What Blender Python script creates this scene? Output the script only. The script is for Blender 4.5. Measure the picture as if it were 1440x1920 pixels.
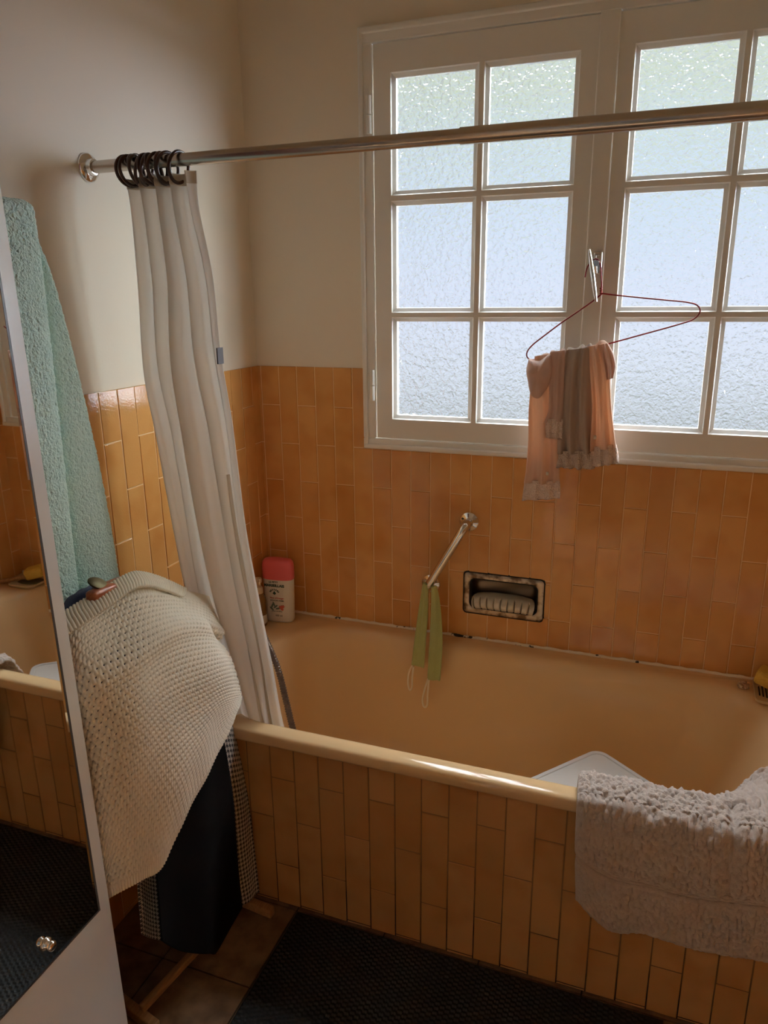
import bpy, math, random
import numpy as np
from mathutils import Vector, Matrix
PI = math.pi
rnd = random.Random(7)
S = bpy.context.scene
COL = S.collection
for o in list(bpy.data.objects): bpy.data.objects.remove(o)

# ------------------------------------------------------------------ camera
P_ = 0.0625                                    # one tile column (m)
def Z(t): return (t + 21.76) * P_              # height counted in tile columns from the top of the wall tiles
CAM = np.array([1.2037, -2.1005, 1.5562])
RV = np.array([0.93842515, 0.34536437, -0.00903839])
UV_ = np.array([-0.08706576, 0.26173067, 0.96120581])
FV = np.array([-0.33433186, 0.90123277, -0.27568406])
FPX = 1389.0
cd = bpy.data.cameras.new('camera'); cam = bpy.data.objects.new('camera', cd); COL.objects.link(cam)
cd.sensor_fit = 'HORIZONTAL'; cd.sensor_width = 36.0; cd.lens = FPX / 1440 * 36
cd.clip_start = 0.02
m3 = Matrix((RV, UV_, -FV)).transposed()
cam.matrix_world = Matrix.Translation(Vector(CAM)) @ m3.to_4x4()
S.camera = cam
def ray(x, y): return FV + (x - 720) / FPX * RV - (y - 960) / FPX * UV_
def px(x, y, axis, val):
    d = ray(x, y); t = (val - CAM[axis]) / d[axis]
    return CAM + t * d

# ------------------------------------------------------------------ view and world
S.view_settings.view_transform = 'Standard'; S.view_settings.look = 'None'
S.view_settings.gamma = 1.0; S.view_settings.use_curve_mapping = False
S.view_settings.exposure = -0.12
S.cycles.use_denoising = True
S.cycles.max_bounces = 14; S.cycles.diffuse_bounces = 6; S.cycles.glossy_bounces = 6
S.cycles.transmission_bounces = 10; S.cycles.transparent_max_bounces = 16
S.cycles.caustics_reflective = False; S.cycles.caustics_refractive = False
S.cycles.sample_clamp_indirect = 15.0

W = bpy.data.worlds.new('sky'); S.world = W; W.use_nodes = True
nt = W.node_tree; N = nt.nodes; L = nt.links
N.clear()
def nd(t, **k):
    n = N.new(t)
    for a, b in k.items(): setattr(n, a, b)
    return n
out = nd('ShaderNodeOutputWorld'); bg = nd('ShaderNodeBackground'); L.new(bg.outputs[0], out.inputs[0])
tc = nd('ShaderNodeTexCoord'); sep = nd('ShaderNodeSeparateXYZ'); L.new(tc.outputs['Generated'], sep.inputs[0])
noi = nd('ShaderNodeTexNoise'); noi.inputs['Scale'].default_value = 5.0; noi.inputs['Detail'].default_value = 3
L.new(tc.outputs['Generated'], noi.inputs['Vector'])
def wmath(op, a, b=None, clamp=False):
    n = nd('ShaderNodeMath', operation=op); n.use_clamp = clamp
    for i, v in enumerate((a, b)):
        if v is None: continue
        if isinstance(v, (int, float)): n.inputs[i].default_value = v
        else: L.new(v, n.inputs[i])
    return n.outputs[0]
nz = wmath('MULTIPLY', wmath('SUBTRACT', noi.outputs[0], 0.5), 0.10)
el = wmath('ADD', sep.outputs['Z'], nz)
ramp = nd('ShaderNodeValToRGB'); L.new(wmath('ADD', wmath('MULTIPLY', el, 0.5), 0.5), ramp.inputs[0])
cr = ramp.color_ramp
SKY = [(-1.0, (.10, .11, .08)), (-0.30, (.26, .29, .24)), (-0.10, (.86, .91, 1.0)), (-0.02, (.88, .92, 1.10)), (0.10, (.77, .88, 1.04)), (0.200, (.77, .89, .95)),
       (0.235, (.70, .78, .56)), (0.30, (.74, .80, .58)), (0.42, (1.0, 1.02, .98)), (1.0, (1.0, 1.05, 1.12))]
while len(cr.elements) < len(SKY): cr.elements.new(0.5)
for e, (p, c) in zip(cr.elements, SKY):
    e.position = p * .5 + .5; e.color = (*c, 1)
# sky boosted overhead and towards +x, outside the view, to brighten the room
def smooth(v, a, b):
    n = nd('ShaderNodeMapRange'); n.interpolation_type = 'SMOOTHSTEP'
    n.inputs['From Min'].default_value = a; n.inputs['From Max'].default_value = b
    L.new(v, n.inputs['Value']); return n.outputs[0]
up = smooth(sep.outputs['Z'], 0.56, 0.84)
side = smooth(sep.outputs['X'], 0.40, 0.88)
rear = smooth(wmath('MULTIPLY', sep.outputs['Y'], -1.0), 0.10, 0.50)     # sky behind the added doorway, dimmed to a weak fill
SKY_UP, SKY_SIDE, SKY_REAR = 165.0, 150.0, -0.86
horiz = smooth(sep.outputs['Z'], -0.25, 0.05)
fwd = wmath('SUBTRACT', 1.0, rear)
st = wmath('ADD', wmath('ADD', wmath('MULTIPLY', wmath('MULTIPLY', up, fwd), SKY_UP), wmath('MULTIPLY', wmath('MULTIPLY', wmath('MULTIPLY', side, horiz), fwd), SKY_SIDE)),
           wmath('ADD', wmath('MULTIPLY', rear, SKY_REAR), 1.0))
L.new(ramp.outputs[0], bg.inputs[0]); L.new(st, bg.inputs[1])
W.cycles.sampling_method = 'MANUAL'; W.cycles.sample_map_resolution = 512

pl = bpy.data.lights.new('window_portal', 'AREA'); pl.shape = 'RECTANGLE'; pl.size = 1.32; pl.size_y = 1.16
pl.cycles.is_portal = True
po = bpy.data.objects.new('window_portal', pl); COL.objects.link(po)
po.location = (16.3 * P_, 0.10, Z(5.2)); po.rotation_euler = (-PI / 2, 0, 0)

pl2 = bpy.data.lights.new('fill_doorway_portal', 'AREA'); pl2.shape = 'RECTANGLE'; pl2.size = 0.80; pl2.size_y = 2.04  # portal for the doorway added as fill on the tub front
pl2.cycles.is_portal = True
po2 = bpy.data.objects.new('fill_doorway_portal', pl2); COL.objects.link(po2)
po2.location = (0.98, -2.80, 1.02); po2.rotation_euler = (PI / 2, 0, 0)

# ------------------------------------------------------------------ helpers
def root(name, loc=(0, 0, 0), label=None, cat=None, group=None, kind=None):
    o = bpy.data.objects.new(name, None); COL.objects.link(o); o.location = loc
    o.empty_display_size = .05
    return tag(o, label, cat, group, kind)
def tag(o, label=None, cat=None, group=None, kind=None):
    if label: o['label'] = label
    if cat: o['category'] = cat
    if group: o['group'] = group
    if kind: o['kind'] = kind
    return o
class MB:
    def __init__(s): s.v = []; s.f = []; s.uv = None
    def add(s, vs, fs):
        b = len(s.v); s.v += [tuple(map(float, q)) for q in vs]; s.f += [tuple(b + i for i in q) for q in fs]; return s
    def box(s, x0, x1, y0, y1, z0, z1, ch=0):
        if ch:
            return s.cbox(x0, x1, y0, y1, z0, z1, ch)
        return s.add([(x0, y0, z0), (x1, y0, z0), (x1, y1, z0), (x0, y1, z0), (x0, y0, z1), (x1, y0, z1), (x1, y1, z1), (x0, y1, z1)],
                     [(0, 3, 2, 1), (4, 5, 6, 7), (0, 1, 5, 4), (1, 2, 6, 5), (2, 3, 7, 6), (3, 0, 4, 7)])
    def cbox(s, x0, x1, y0, y1, z0, z1, c):
        import bmesh
        bm = bmesh.new(); bmesh.ops.create_cube(bm, size=1)
        for v in bm.verts:
            v.co.x = x0 + (v.co.x + .5) * (x1 - x0); v.co.y = y0 + (v.co.y + .5) * (y1 - y0); v.co.z = z0 + (v.co.z + .5) * (z1 - z0)
        bmesh.ops.bevel(bm, geom=bm.edges[:], offset=c, segments=3, profile=.5, affect='EDGES')
        bm.verts.index_update()
        s.add([v.co[:] for v in bm.verts], [[v.index for v in f.verts] for f in bm.faces]); bm.free(); return s
    def tube(s, pts, r, n=12, closed=False, caps=True, sy=1.0):
        pts = [np.array(q, float) for q in pts]; k = len(pts)
        rs = r if hasattr(r, '__len__') else [r] * k
        prev = None; rings = []
        for i in range(k):
            a = pts[(i - 1) % k] if (closed or i > 0) else pts[i]
            b = pts[(i + 1) % k] if (closed or i < k - 1) else pts[i]
            t = b - a; t /= np.linalg.norm(t) + 1e-12
            if prev is None:
                h = np.array([0, 0, 1.]) if abs(t[2]) < .9 else np.array([1., 0, 0])
                nrm = np.cross(h, t)
            else: nrm = prev - t * (prev @ t)
            nrm /= np.linalg.norm(nrm) + 1e-12; prev = nrm; bn = np.cross(t, nrm)
            rings.append([pts[i] + rs[i] * (math.cos(2 * PI * j / n) * nrm + sy * math.sin(2 * PI * j / n) * bn) for j in range(n)])
        vs = [q for rg in rings for q in rg]; fs = []
        for i in range(k if closed else k - 1):
            i2 = (i + 1) % k
            for j in range(n):
                fs.append((i * n + j, i * n + (j + 1) % n, i2 * n + (j + 1) % n, i2 * n + j))
        if caps and not closed: fs += [tuple(range(n - 1, -1, -1)), tuple((k - 1) * n + j for j in range(n))]
        return s.add(vs, fs)
    def lathe(s, prof, n=24, M=None):
        vs = []; fs = []
        for (r, z) in prof:
            for j in range(n):
                q = Vector((r * math.cos(2 * PI * j / n), r * math.sin(2 * PI * j / n), z))
                vs.append((M @ q)[:] if M else q[:])
        for i in range(len(prof) - 1):
            for j in range(n):
                fs.append((i * n + j, i * n + (j + 1) % n, (i + 1) * n + (j + 1) % n, (i + 1) * n + j))
        fs += [tuple(range(n - 1, -1, -1)), tuple((len(prof) - 1) * n + j for j in range(n))]
        return s.add(vs, fs)
    def loft(s, rings, closed_start=False, closed_end=False):
        n = len(rings[0]); vs = [q for r in rings for q in r]; fs = []
        for i in range(len(rings) - 1):
            for j in range(n):
                fs.append((i * n + j, i * n + (j + 1) % n, (i + 1) * n + (j + 1) % n, (i + 1) * n + j))
        if closed_start: fs.append(tuple(range(n - 1, -1, -1)))
        if closed_end: fs.append(tuple((len(rings) - 1) * n + j for j in range(n)))
        return s.add(vs, fs)
    def grid(s, A, closed_u=False):
        nv, nu = A.shape[:2]; fs = []
        for i in range(nv - 1):
            for j in range(nu if closed_u else nu - 1):
                j2 = (j + 1) % nu
                fs.append((i * nu + j, i * nu + j2, (i + 1) * nu + j2, (i + 1) * nu + j))
        return s.add(A.reshape(-1, 3), fs)
    def build(s, name, mat, parent=None, smooth=True, uv=None, angle=None):
        me = bpy.data.meshes.new(name); me.from_pydata(s.v, [], s.f); me.update()
        if mat: me.materials.append(mat)
        o = bpy.data.objects.new(name, me); COL.objects.link(o)
        if smooth:
            me.polygons.foreach_set('use_smooth', [True] * len(me.polygons))
            if angle is not None:
                me.set_sharp_from_angle(angle=math.radians(angle))
        if uv is not None:
            l = me.uv_layers.new(name='UVMap'); idx = np.empty(len(me.loops), int); me.loops.foreach_get('vertex_index', idx)
            l.data.foreach_set('uv', np.asarray(uv, np.float32)[idx].ravel())
        if parent is not None:
            o.parent = parent; o.matrix_parent_inverse = Matrix.Identity(4)
            if parent.type == 'EMPTY' or True:
                wl = Vector((0, 0, 0)); q = parent
                while q is not None: wl = wl + q.location; q = q.parent
                o.location = -wl
        return o
def crs(Pc, n):
    """Catmull-Rom through the rows of Pc, n samples"""
    Pc = np.asarray(Pc, float); k = len(Pc)
    t = np.linspace(0, k - 1, n); i = np.minimum(t.astype(int), k - 2); w = (t - i).reshape((-1,) + (1,) * (Pc.ndim - 1))
    p0 = Pc[np.maximum(i - 1, 0)]; p1 = Pc[i]; p2 = Pc[i + 1]; p3 = Pc[np.minimum(i + 2, k - 1)]
    return .5 * ((2 * p1) + (-p0 + p2) * w + (2 * p0 - 5 * p1 + 4 * p2 - p3) * w ** 2 + (-p0 + 3 * p1 - 3 * p2 + p3) * w ** 3)
def bicub(ctrl, nu, nv):
    A = crs(ctrl, nv)                                  # nv x ku x 3
    return np.swapaxes(crs(np.swapaxes(A, 0, 1), nu), 0, 1)
def normals(A):
    du = np.gradient(A, axis=1); dv = np.gradient(A, axis=0)
    n = np.cross(dv, du); return n / (np.linalg.norm(n, axis=2, keepdims=True) + 1e-12)
def arc(A):
    du = np.linalg.norm(np.diff(A, axis=1), axis=2).mean(0); dv = np.linalg.norm(np.diff(A, axis=0), axis=2).mean(1)
    return np.meshgrid(np.r_[0, np.cumsum(du)], np.r_[0, np.cumsum(dv)])
def vnoise(x, y, seed=0):
    xi = np.floor(x).astype(int); yi = np.floor(y).astype(int); fx = x - xi; fy = y - yi
    def h(a, b):
        q = (a * 374761393 + b * 668265263 + seed * 974634777) & 0x7fffffff
        q = ((q ^ (q >> 13)) * 1274126177) & 0x7fffffff
        return ((q ^ (q >> 16)) & 0xffff) / 65535.0
    sx = fx * fx * (3 - 2 * fx); sy = fy * fy * (3 - 2 * fy)
    return (h(xi, yi) * (1 - sx) + h(xi + 1, yi) * sx) * (1 - sy) + (h(xi, yi + 1) * (1 - sx) + h(xi + 1, yi + 1) * sx) * sy
def sheet(name, A, mat, parent=None, thick=.002, disp=None):
    """cloth from a dense point grid A (nv x nu x 3); disp along the normal"""
    U, V = arc(A)
    if disp is not None: A = A + normals(A) * disp(U, V)[..., None]
    o = MB().grid(A).build(name, mat, parent, uv=np.stack([U, V], -1).reshape(-1, 2))
    if thick:
        m = o.modifiers.new('thickness', 'SOLIDIFY'); m.thickness = thick; m.offset = 0
    return o
def drape(name, rows, axis, val, mat, parent=None, th=.012, waves=3, wamp=.006, nu=40, nv=60, phase=0., toward=-1, flare=0., flare_n=5, vals=None):
    """a hanging flattened cloth tube; rows = (xl, yl, xr, yr) outline in the photo on the plane axis = val"""
    Ls = []; Rs = []
    for i, (a, b, c, d) in enumerate(rows):
        v = vals[i] if vals is not None else val
        Ls.append(px(a, b, axis, v)); Rs.append(px(c, d, axis, v))
    Ls = crs(Ls, nv); Rs = crs(Rs, nv)
    u = np.linspace(0, 1, nu); U = np.r_[u, u[::-1][1:-1]]
    front = np.r_[np.ones(nu), -np.ones(nu - 2)]
    A = Ls[:, None] * (1 - U)[None, :, None] + Rs[:, None] * U[None, :, None]
    v = np.linspace(0, 1, nv)[:, None]
    prof = (4 * U * (1 - U)) ** .5 * front * th / 2
    wv = wamp * (np.sin(2 * PI * waves * U[None] + phase + 1.3 * np.sin(2.2 * v + phase)) + .5 * np.sin(2 * PI * (waves * 1.7) * U[None] + 2.1 * phase + 2 * v)) * (.35 + .65 * v)
    fl = flare * np.clip((v - .86) / .14, 0, 1) * np.sin(2 * PI * flare_n * U[None] + phase)
    off = prof[None] * np.ones_like(v) + wv + fl
    A[:, :, axis] += toward * off
    wid = np.linalg.norm(Rs - Ls, axis=1).mean(); hei = np.linalg.norm(np.diff((Ls + Rs) / 2, axis=0), axis=1)
    vv = np.r_[0, np.cumsum(hei)]
    uv = np.stack(np.meshgrid(np.where(front > 0, U, 2 - U) * wid, vv), -1)
    mb = MB().grid(A, closed_u=True); n = A.shape[1]
    mb.f.append(tuple(range(n))); mb.f.append(tuple((nv - 1) * n + j for j in range(n - 1, -1, -1)))
    return mb.build(name, mat, parent, uv=uv.reshape(-1, 2))
def rrect(x0, x1, y0, y1, r, nc=8, ns=6):
    pts = []
    cs = [(x1 - r, y0 + r, -PI / 2), (x1 - r, y1 - r, 0), (x0 + r, y1 - r, PI / 2), (x0 + r, y0 + r, PI)]
    for k, (cx, cy, a0) in enumerate(cs):
        arcp = [(cx + r * math.cos(a0 + PI / 2 * i / nc), cy + r * math.sin(a0 + PI / 2 * i / nc)) for i in range(nc + 1)]
        pts += arcp
        nx, ny, na = cs[(k + 1) % 4]; q = (nx + r * math.cos(na), ny + r * math.sin(na))
        for i in range(1, ns): pts.append((arcp[-1][0] + (q[0] - arcp[-1][0]) * i / ns, arcp[-1][1] + (q[1] - arcp[-1][1]) * i / ns))
    return pts

# ------------------------------------------------------------------ materials
def mat(name, base, rough=.5, metal=0., spec=.5, coat=0., sheen=0., trans=0., ior=1.45, alpha=1.):
    m = bpy.data.materials.new(name); m.use_nodes = True
    b = m.node_tree.nodes['Principled BSDF']
    b.inputs['Base Color'].default_value = (*base, 1); b.inputs['Roughness'].default_value = rough
    b.inputs['Metallic'].default_value = metal; b.inputs['Specular IOR Level'].default_value = spec
    b.inputs['Coat Weight'].default_value = coat; b.inputs['Sheen Weight'].default_value = sheen
    b.inputs['Transmission Weight'].default_value = trans; b.inputs['IOR'].default_value = ior
    return m
def mn(m, t, **k):
    n = m.node_tree.nodes.new(t)
    for a, b in k.items():
        if a.startswith('i_'): n.inputs[a[2:]].default_value = b
        else: setattr(n, a, b)
    return n
def lk(m, a, b): m.node_tree.links.new(a, b)
def bsdf(m): return m.node_tree.nodes['Principled BSDF']
def bump(m, scale, strength, dist=.001, detail=3, coord='Object', kind='noise', target=None):
    t = mn(m, 'ShaderNodeTexCoord')
    if kind == 'noise':
        n = mn(m, 'ShaderNodeTexNoise'); n.inputs['Scale'].default_value = scale; n.inputs['Detail'].default_value = detail; h = n.outputs[0]
    else:
        n = mn(m, 'ShaderNodeTexVoronoi'); n.inputs['Scale'].default_value = scale; h = n.outputs[0]
    lk(m, t.outputs[coord], n.inputs['Vector'])
    b = mn(m, 'ShaderNodeBump'); b.inputs['Strength'].default_value = strength; b.inputs['Distance'].default_value = dist
    lk(m, h, b.inputs['Height']); lk(m, b.outputs[0], (target or bsdf(m)).inputs['Normal'])
    return b
def mottle(m, c1, c2, scale, lo=.35, hi=.65, detail=4, coord='Object'):
    t = mn(m, 'ShaderNodeTexCoord'); n = mn(m, 'ShaderNodeTexNoise'); n.inputs['Scale'].default_value = scale; n.inputs['Detail'].default_value = detail
    lk(m, t.outputs[coord], n.inputs['Vector'])
    r = mn(m, 'ShaderNodeValToRGB'); r.color_ramp.elements[0].position = lo; r.color_ramp.elements[1].position = hi
    r.color_ramp.elements[0].color = (*c1, 1); r.color_ramp.elements[1].color = (*c2, 1)
    lk(m, n.outputs[0], r.inputs[0]); lk(m, r.outputs[0], bsdf(m).inputs['Base Color']); return r
def translucent(m, col, fac, two=True):
    """thin cloth: light also passes through"""
    nt = m.node_tree; b = bsdf(m); o = nt.nodes['Material Output']
    t = mn(m, 'ShaderNodeBsdfTranslucent'); t.inputs[0].default_value = (*col, 1)
    x = mn(m, 'ShaderNodeMixShader'); x.inputs[0].default_value = fac
    lk(m, b.outputs[0], x.inputs[1]); lk(m, t.outputs[0], x.inputs[2]); lk(m, x.outputs[0], o.inputs['Surface']); return m

M_WALL = mat('cream_wallpaper', (.85, .775, .655), .75, spec=.2); bump(M_WALL, 160, .10, .002)
M_CEIL = mat('ceiling_paint', (.80, .74, .62), .8, spec=.2)
def tile_mat(name, a, b, c, rough):
    m = mat(name, a, rough, spec=.5, coat=.0)
    t = mn(m, 'ShaderNodeTexCoord'); g = mn(m, 'ShaderNodeNewGeometry')
    n = mn(m, 'ShaderNodeTexNoise'); n.inputs['Scale'].default_value = 9; n.inputs['Detail'].default_value = 2
    lk(m, t.outputs['Object'], n.inputs['Vector'])
    r1 = mn(m, 'ShaderNodeValToRGB'); r1.color_ramp.elements[0].color = (*a, 1); r1.color_ramp.elements[1].color = (*b, 1)
    lk(m, g.outputs['Random Per Island'], r1.inputs[0])
    mx = mn(m, 'ShaderNodeMix', data_type='RGBA'); mr = mn(m, 'ShaderNodeMapRange')
    mr.inputs['From Min'].default_value = .45; mr.inputs['From Max'].default_value = .75; mr.inputs['To Max'].default_value = .75
    lk(m, n.outputs[0], mr.inputs['Value']); lk(m, mr.outputs[0], mx.inputs[0])
    lk(m, r1.outputs[0], mx.inputs[6]); mx.inputs[7].default_value = (*c, 1)
    lk(m, mx.outputs[2], bsdf(m).inputs['Base Color'])
    bump(m, 190, .12, .0016, detail=1); return m
M_TILE = tile_mat('amber_glazed_tile', (.66, .325, .100), (.76, .405, .140), (.60, .250, .065), .075)
M_APRON = tile_mat('brown_amber_tile', (.54, .28, .10), (.63, .35, .14), (.48, .22, .07), .2)
M_GROUT = mat('grout', (.88, .62, .34), .85)
M_TUB = mat('caramel_enamel', (.80, .555, .30), .10, spec=.5); bump(M_TUB, 60, .015, .002)
M_PAINT = mat('white_gloss_paint', (.86, .845, .80), .38); bump(M_PAINT, 70, .05, .002)
M_CHROME = mat('chrome', (.80, .78, .76), .12, metal=1)
M_RODM = mat('aged_steel_tube', (.52, .47, .42), .26, metal=1); bump(M_RODM, 90, .03, .001)
M_STEEL = mat('stained_steel', (.40, .33, .26), .28, metal=1); mottle(M_STEEL, (.16, .11, .07), (.50, .42, .33), 38, .38, .55)
M_GRIME = mat('black_mould', (.018, .014, .010), .8)
M_WHITE = mat('white_plastic', (.80, .80, .76), .35)
M_LAM = mat('white_laminate', (.92, .96, 1.0), .2)
M_MIRROR = mat('mirror_silver', (.83, .85, .84), .015, metal=1)
M_WOOD = mat('oiled_beech', (.40, .20, .075), .4)
M_REDWOOD = mat('reddish_wood', (.42, .13, .055), .3)
M_BRASS = mat('aged_brass', (.12, .10, .055), .6, metal=1)
M_RING = mat('brown_plastic_ring', (.055, .022, .012), .3)
M_RED = mat('red_plastic_coating', (.26, .008, .012), .3)
M_NAVY = mat('navy_terry', (.010, .018, .085), .9, sheen=.15); bump(M_NAVY, 420, .6, .003)
M_BLACKC = mat('black_cloth', (.006, .0052, .005), .95, spec=.08); bump(M_BLACKC, 500, .3, .001)
M_RUBBER = mat('black_ribbed_rubber', (.012, .013, .012), .55)
def grain(m, c1, c2):
    t = mn(m, 'ShaderNodeTexCoord'); mp = mn(m, 'ShaderNodeMapping'); mp.inputs['Scale'].default_value = (60, 6, 60)
    n = mn(m, 'ShaderNodeTexNoise'); n.inputs['Scale'].default_value = 3; n.inputs['Detail'].default_value = 5
    lk(m, t.outputs['Object'], mp.inputs[0]); lk(m, mp.outputs[0], n.inputs['Vector'])
    r = mn(m, 'ShaderNodeValToRGB'); r.color_ramp.elements[0].color = (*c1, 1); r.color_ramp.elements[1].color = (*c2, 1)
    r.color_ramp.elements[0].position = .35; r.color_ramp.elements[1].position = .65
    lk(m, n.outputs[0], r.inputs[0]); lk(m, r.outputs[0], bsdf(m).inputs['Base Color'])
grain(M_WOOD, (.33, .16, .06), (.46, .25, .10)); grain(M_REDWOOD, (.34, .09, .035), (.50, .17, .07))
# patterned glass: clear share lets the daylight straight in, the rest is refracted by the hammered face
M_GLASS = bpy.data.materials.new('hammered_glass'); M_GLASS.use_nodes = True
_n = M_GLASS.node_tree.nodes; _n.clear()
_o = _n.new('ShaderNodeOutputMaterial'); _rf = _n.new('ShaderNodeBsdfRefraction'); _tr = _n.new('ShaderNodeBsdfTransparent'); _gl = _n.new('ShaderNodeBsdfGlossy')
_rf.inputs['IOR'].default_value = 1.5; _rf.inputs['Roughness'].default_value = .18; _rf.inputs['Color'].default_value = (.97, .99, 1, 1)
_tr.inputs[0].default_value = (.97, .99, 1, 1); _gl.inputs['Roughness'].default_value = .12
_x = _n.new('ShaderNodeMixShader'); _x.inputs[0].default_value = .55
_x2 = _n.new('ShaderNodeMixShader')
_lw = _n.new('ShaderNodeLayerWeight'); _lw.inputs['Blend'].default_value = .5
_fm = _n.new('ShaderNodeMapRange'); _fm.inputs['From Min'].default_value = .03; _fm.inputs['From Max'].default_value = .20; _fm.inputs['To Min'].default_value = .01; _fm.inputs['To Max'].default_value = .26
lk(M_GLASS, _lw.outputs['Facing'], _fm.inputs['Value']); lk(M_GLASS, _fm.outputs[0], _x2.inputs[0])
_tc = _n.new('ShaderNodeTexCoord'); _v = _n.new('ShaderNodeTexVoronoi'); _v.feature = 'SMOOTH_F1'; _v.inputs['Scale'].default_value = 78; _v.inputs['Smoothness'].default_value = .6
_ns = _n.new('ShaderNodeTexNoise'); _ns.inputs['Scale'].default_value = 60
_mp = _n.new('ShaderNodeVectorMath'); _mp.operation = 'MULTIPLY_ADD'; _mp.inputs[1].default_value = (.03, .03, .03)
lk(M_GLASS, _tc.outputs['Object'], _ns.inputs['Vector']); lk(M_GLASS, _ns.outputs['Color'], _mp.inputs[0]); lk(M_GLASS, _tc.outputs['Object'], _mp.inputs[2])
lk(M_GLASS, _mp.outputs[0], _v.inputs['Vector'])
_bp = _n.new('ShaderNodeBump'); _bp.inputs['Strength'].default_value = .7; _bp.inputs['Distance'].default_value = .0042
lk(M_GLASS, _v.outputs['Distance'], _bp.inputs['Height']); lk(M_GLASS, _bp.outputs[0], _rf.inputs['Normal']); lk(M_GLASS, _bp.outputs[0], _gl.inputs['Normal']); lk(M_GLASS, _bp.outputs[0], _lw.inputs['Normal'])
lk(M_GLASS, _tr.outputs[0], _x.inputs[1]); lk(M_GLASS, _rf.outputs[0], _x.inputs[2]); lk(M_GLASS, _x.outputs[0], _x2.inputs[1]); lk(M_GLASS, _gl.outputs[0], _x2.inputs[2])
lk(M_GLASS, _x2.outputs[0], _o.inputs[0])

M_CURT = translucent(mat('white_curtain_cotton', (.95, .94, .93), .8, spec=.15), (.98, .96, .93), .55); bump(M_CURT, 26, .25, .006)
M_CURT2 = translucent(mat('curtain_header_tape', (.82, .76, .66), .8, spec=.15), (.8, .7, .6), .35)
M_TEAL = mat('teal_terry', (.70, .95, .90), .95, spec=.1, sheen=.35); bump(M_TEAL, 230, .9, .006, detail=2)
M_KNIT = mat('cream_knit', (.89, .83, .72), .9, spec=.15, sheen=.2); bump(M_KNIT, 900, .4, .001)
M_RIB = mat('cream_rib_knit', (.84, .77, .64), .9, spec=.15, sheen=.2)
M_MAT = mat('taupe_terry_pile', (.58, .49, .43), .95, spec=.1, sheen=.3); bump(M_MAT, 500, .6, .003)
M_GREEN = mat('green_terry', (.56, .60, .24), .95, spec=.1, sheen=.25); bump(M_GREEN, 500, .9, .004)
M_LOOP = mat('cream_cord', (.92, .82, .66), .8)
M_PEACH = translucent(mat('peach_jersey', (.84, .64, .53), .75, spec=.15), (.86, .58, .40), .38); bump(M_PEACH, 300, .15, .001)
M_ROSE = translucent(mat('dusty_pink_jersey', (.78, .60, .52), .75, spec=.15), (.75, .52, .42), .3); bump(M_ROSE, 300, .15, .001)
M_TAUPE = translucent(mat('taupe_jersey', (.58, .47, .40), .65, spec=.25), (.50, .38, .30), .22); bump(M_TAUPE, 300, .15, .001)
M_LACE = mat('pink_lace', (.82, .66, .58), .85); bump(M_LACE, 260, .9, .003, kind='voronoi')
M_LACET = mat('taupe_lace', (.66, .54, .46), .85); bump(M_LACET, 260, .9, .003, kind='voronoi')
M_FLOOR = mat('brown_stone_floor', (.20, .12, .06), .45)
mottle(M_FLOOR, (.15, .085, .04), (.27, .165, .085), 22); bump(M_FLOOR, 120, .3, .002)

# houndstooth cloth
M_HOUND = mat('houndstooth_wool', (.5, .5, .5), .9, sheen=.1)
def houndstooth(m, cell):
    t = mn(m, 'ShaderNodeTexCoord'); sp = mn(m, 'ShaderNodeSeparateXYZ'); lk(m, t.outputs['UV'], sp.inputs[0])
    def mm(op, a, b=None):
        n = mn(m, 'ShaderNodeMath', operation=op)
        for i, v in enumerate((a, b)):
            if v is None: continue
            if isinstance(v, (int, float)): n.inputs[i].default_value = v
            else: lk(m, v, n.inputs[i])
        return n.outputs[0]
    u = mm('DIVIDE', sp.outputs[0], cell); v = mm('DIVIDE', sp.outputs[1], cell)
    a = mm('GREATER_THAN', mm('FLOORED_MODULO', u, 2), 1); b = mm('GREATER_THAN', mm('FLOORED_MODULO', v, 2), 1)
    eq = mm('SUBTRACT', 1, mm('ABSOLUTE', mm('SUBTRACT', a, b)))
    st = mm('GREATER_THAN', mm('FLOORED_MODULO', mm('ADD', u, v), 1), .5)
    c = mm('ADD', mm('MULTIPLY', eq, a), mm('MULTIPLY', mm('SUBTRACT', 1, eq), st))
    mx = mn(m, 'ShaderNodeMix', data_type='RGBA'); lk(m, c, mx.inputs[0])
    mx.inputs[6].default_value = (.03, .028, .03, 1); mx.inputs[7].default_value = (.62, .56, .50, 1)
    lk(m, mx.outputs[2], bsdf(m).inputs['Base Color'])
houndstooth(M_HOUND, .0060)

# ------------------------------------------------------------------ room shell
XR = 27.2 * P_; YF = -2.75; ZC = 2.55
TOP = Z(0); RIM = Z(-13.27)
WX0, WX1, WZ0, WZ1 = 5.85 * P_, 26.75 * P_, Z(-3.90), Z(14.25)
DX0, DX1, DZ0, DZ1 = 11.25 * P_, 14.75 * P_, Z(-11.68), Z(-9.96)          # recess of the soap tray
def holed(mb, xs, zs, holes, f):
    for i in range(len(xs) - 1):
        for j in range(len(zs) - 1):
            cx, cz = (xs[i] + xs[i + 1]) / 2, (zs[j] + zs[j + 1]) / 2
            if any(h[0] < cx < h[1] and h[2] < cz < h[3] for h in holes): continue
            mb.add([f(xs[i], zs[j]), f(xs[i + 1], zs[j]), f(xs[i + 1], zs[j + 1]), f(xs[i], zs[j + 1])], [(0, 1, 2, 3)])
    return mb
HW = (WX0 + .01, WX1 - .01, WZ0 + .01, WZ1 - .01); HD = (DX0, DX1, DZ0, DZ1)
def struct(o): o['kind'] = 'structure'; return o
mb = MB()
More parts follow.
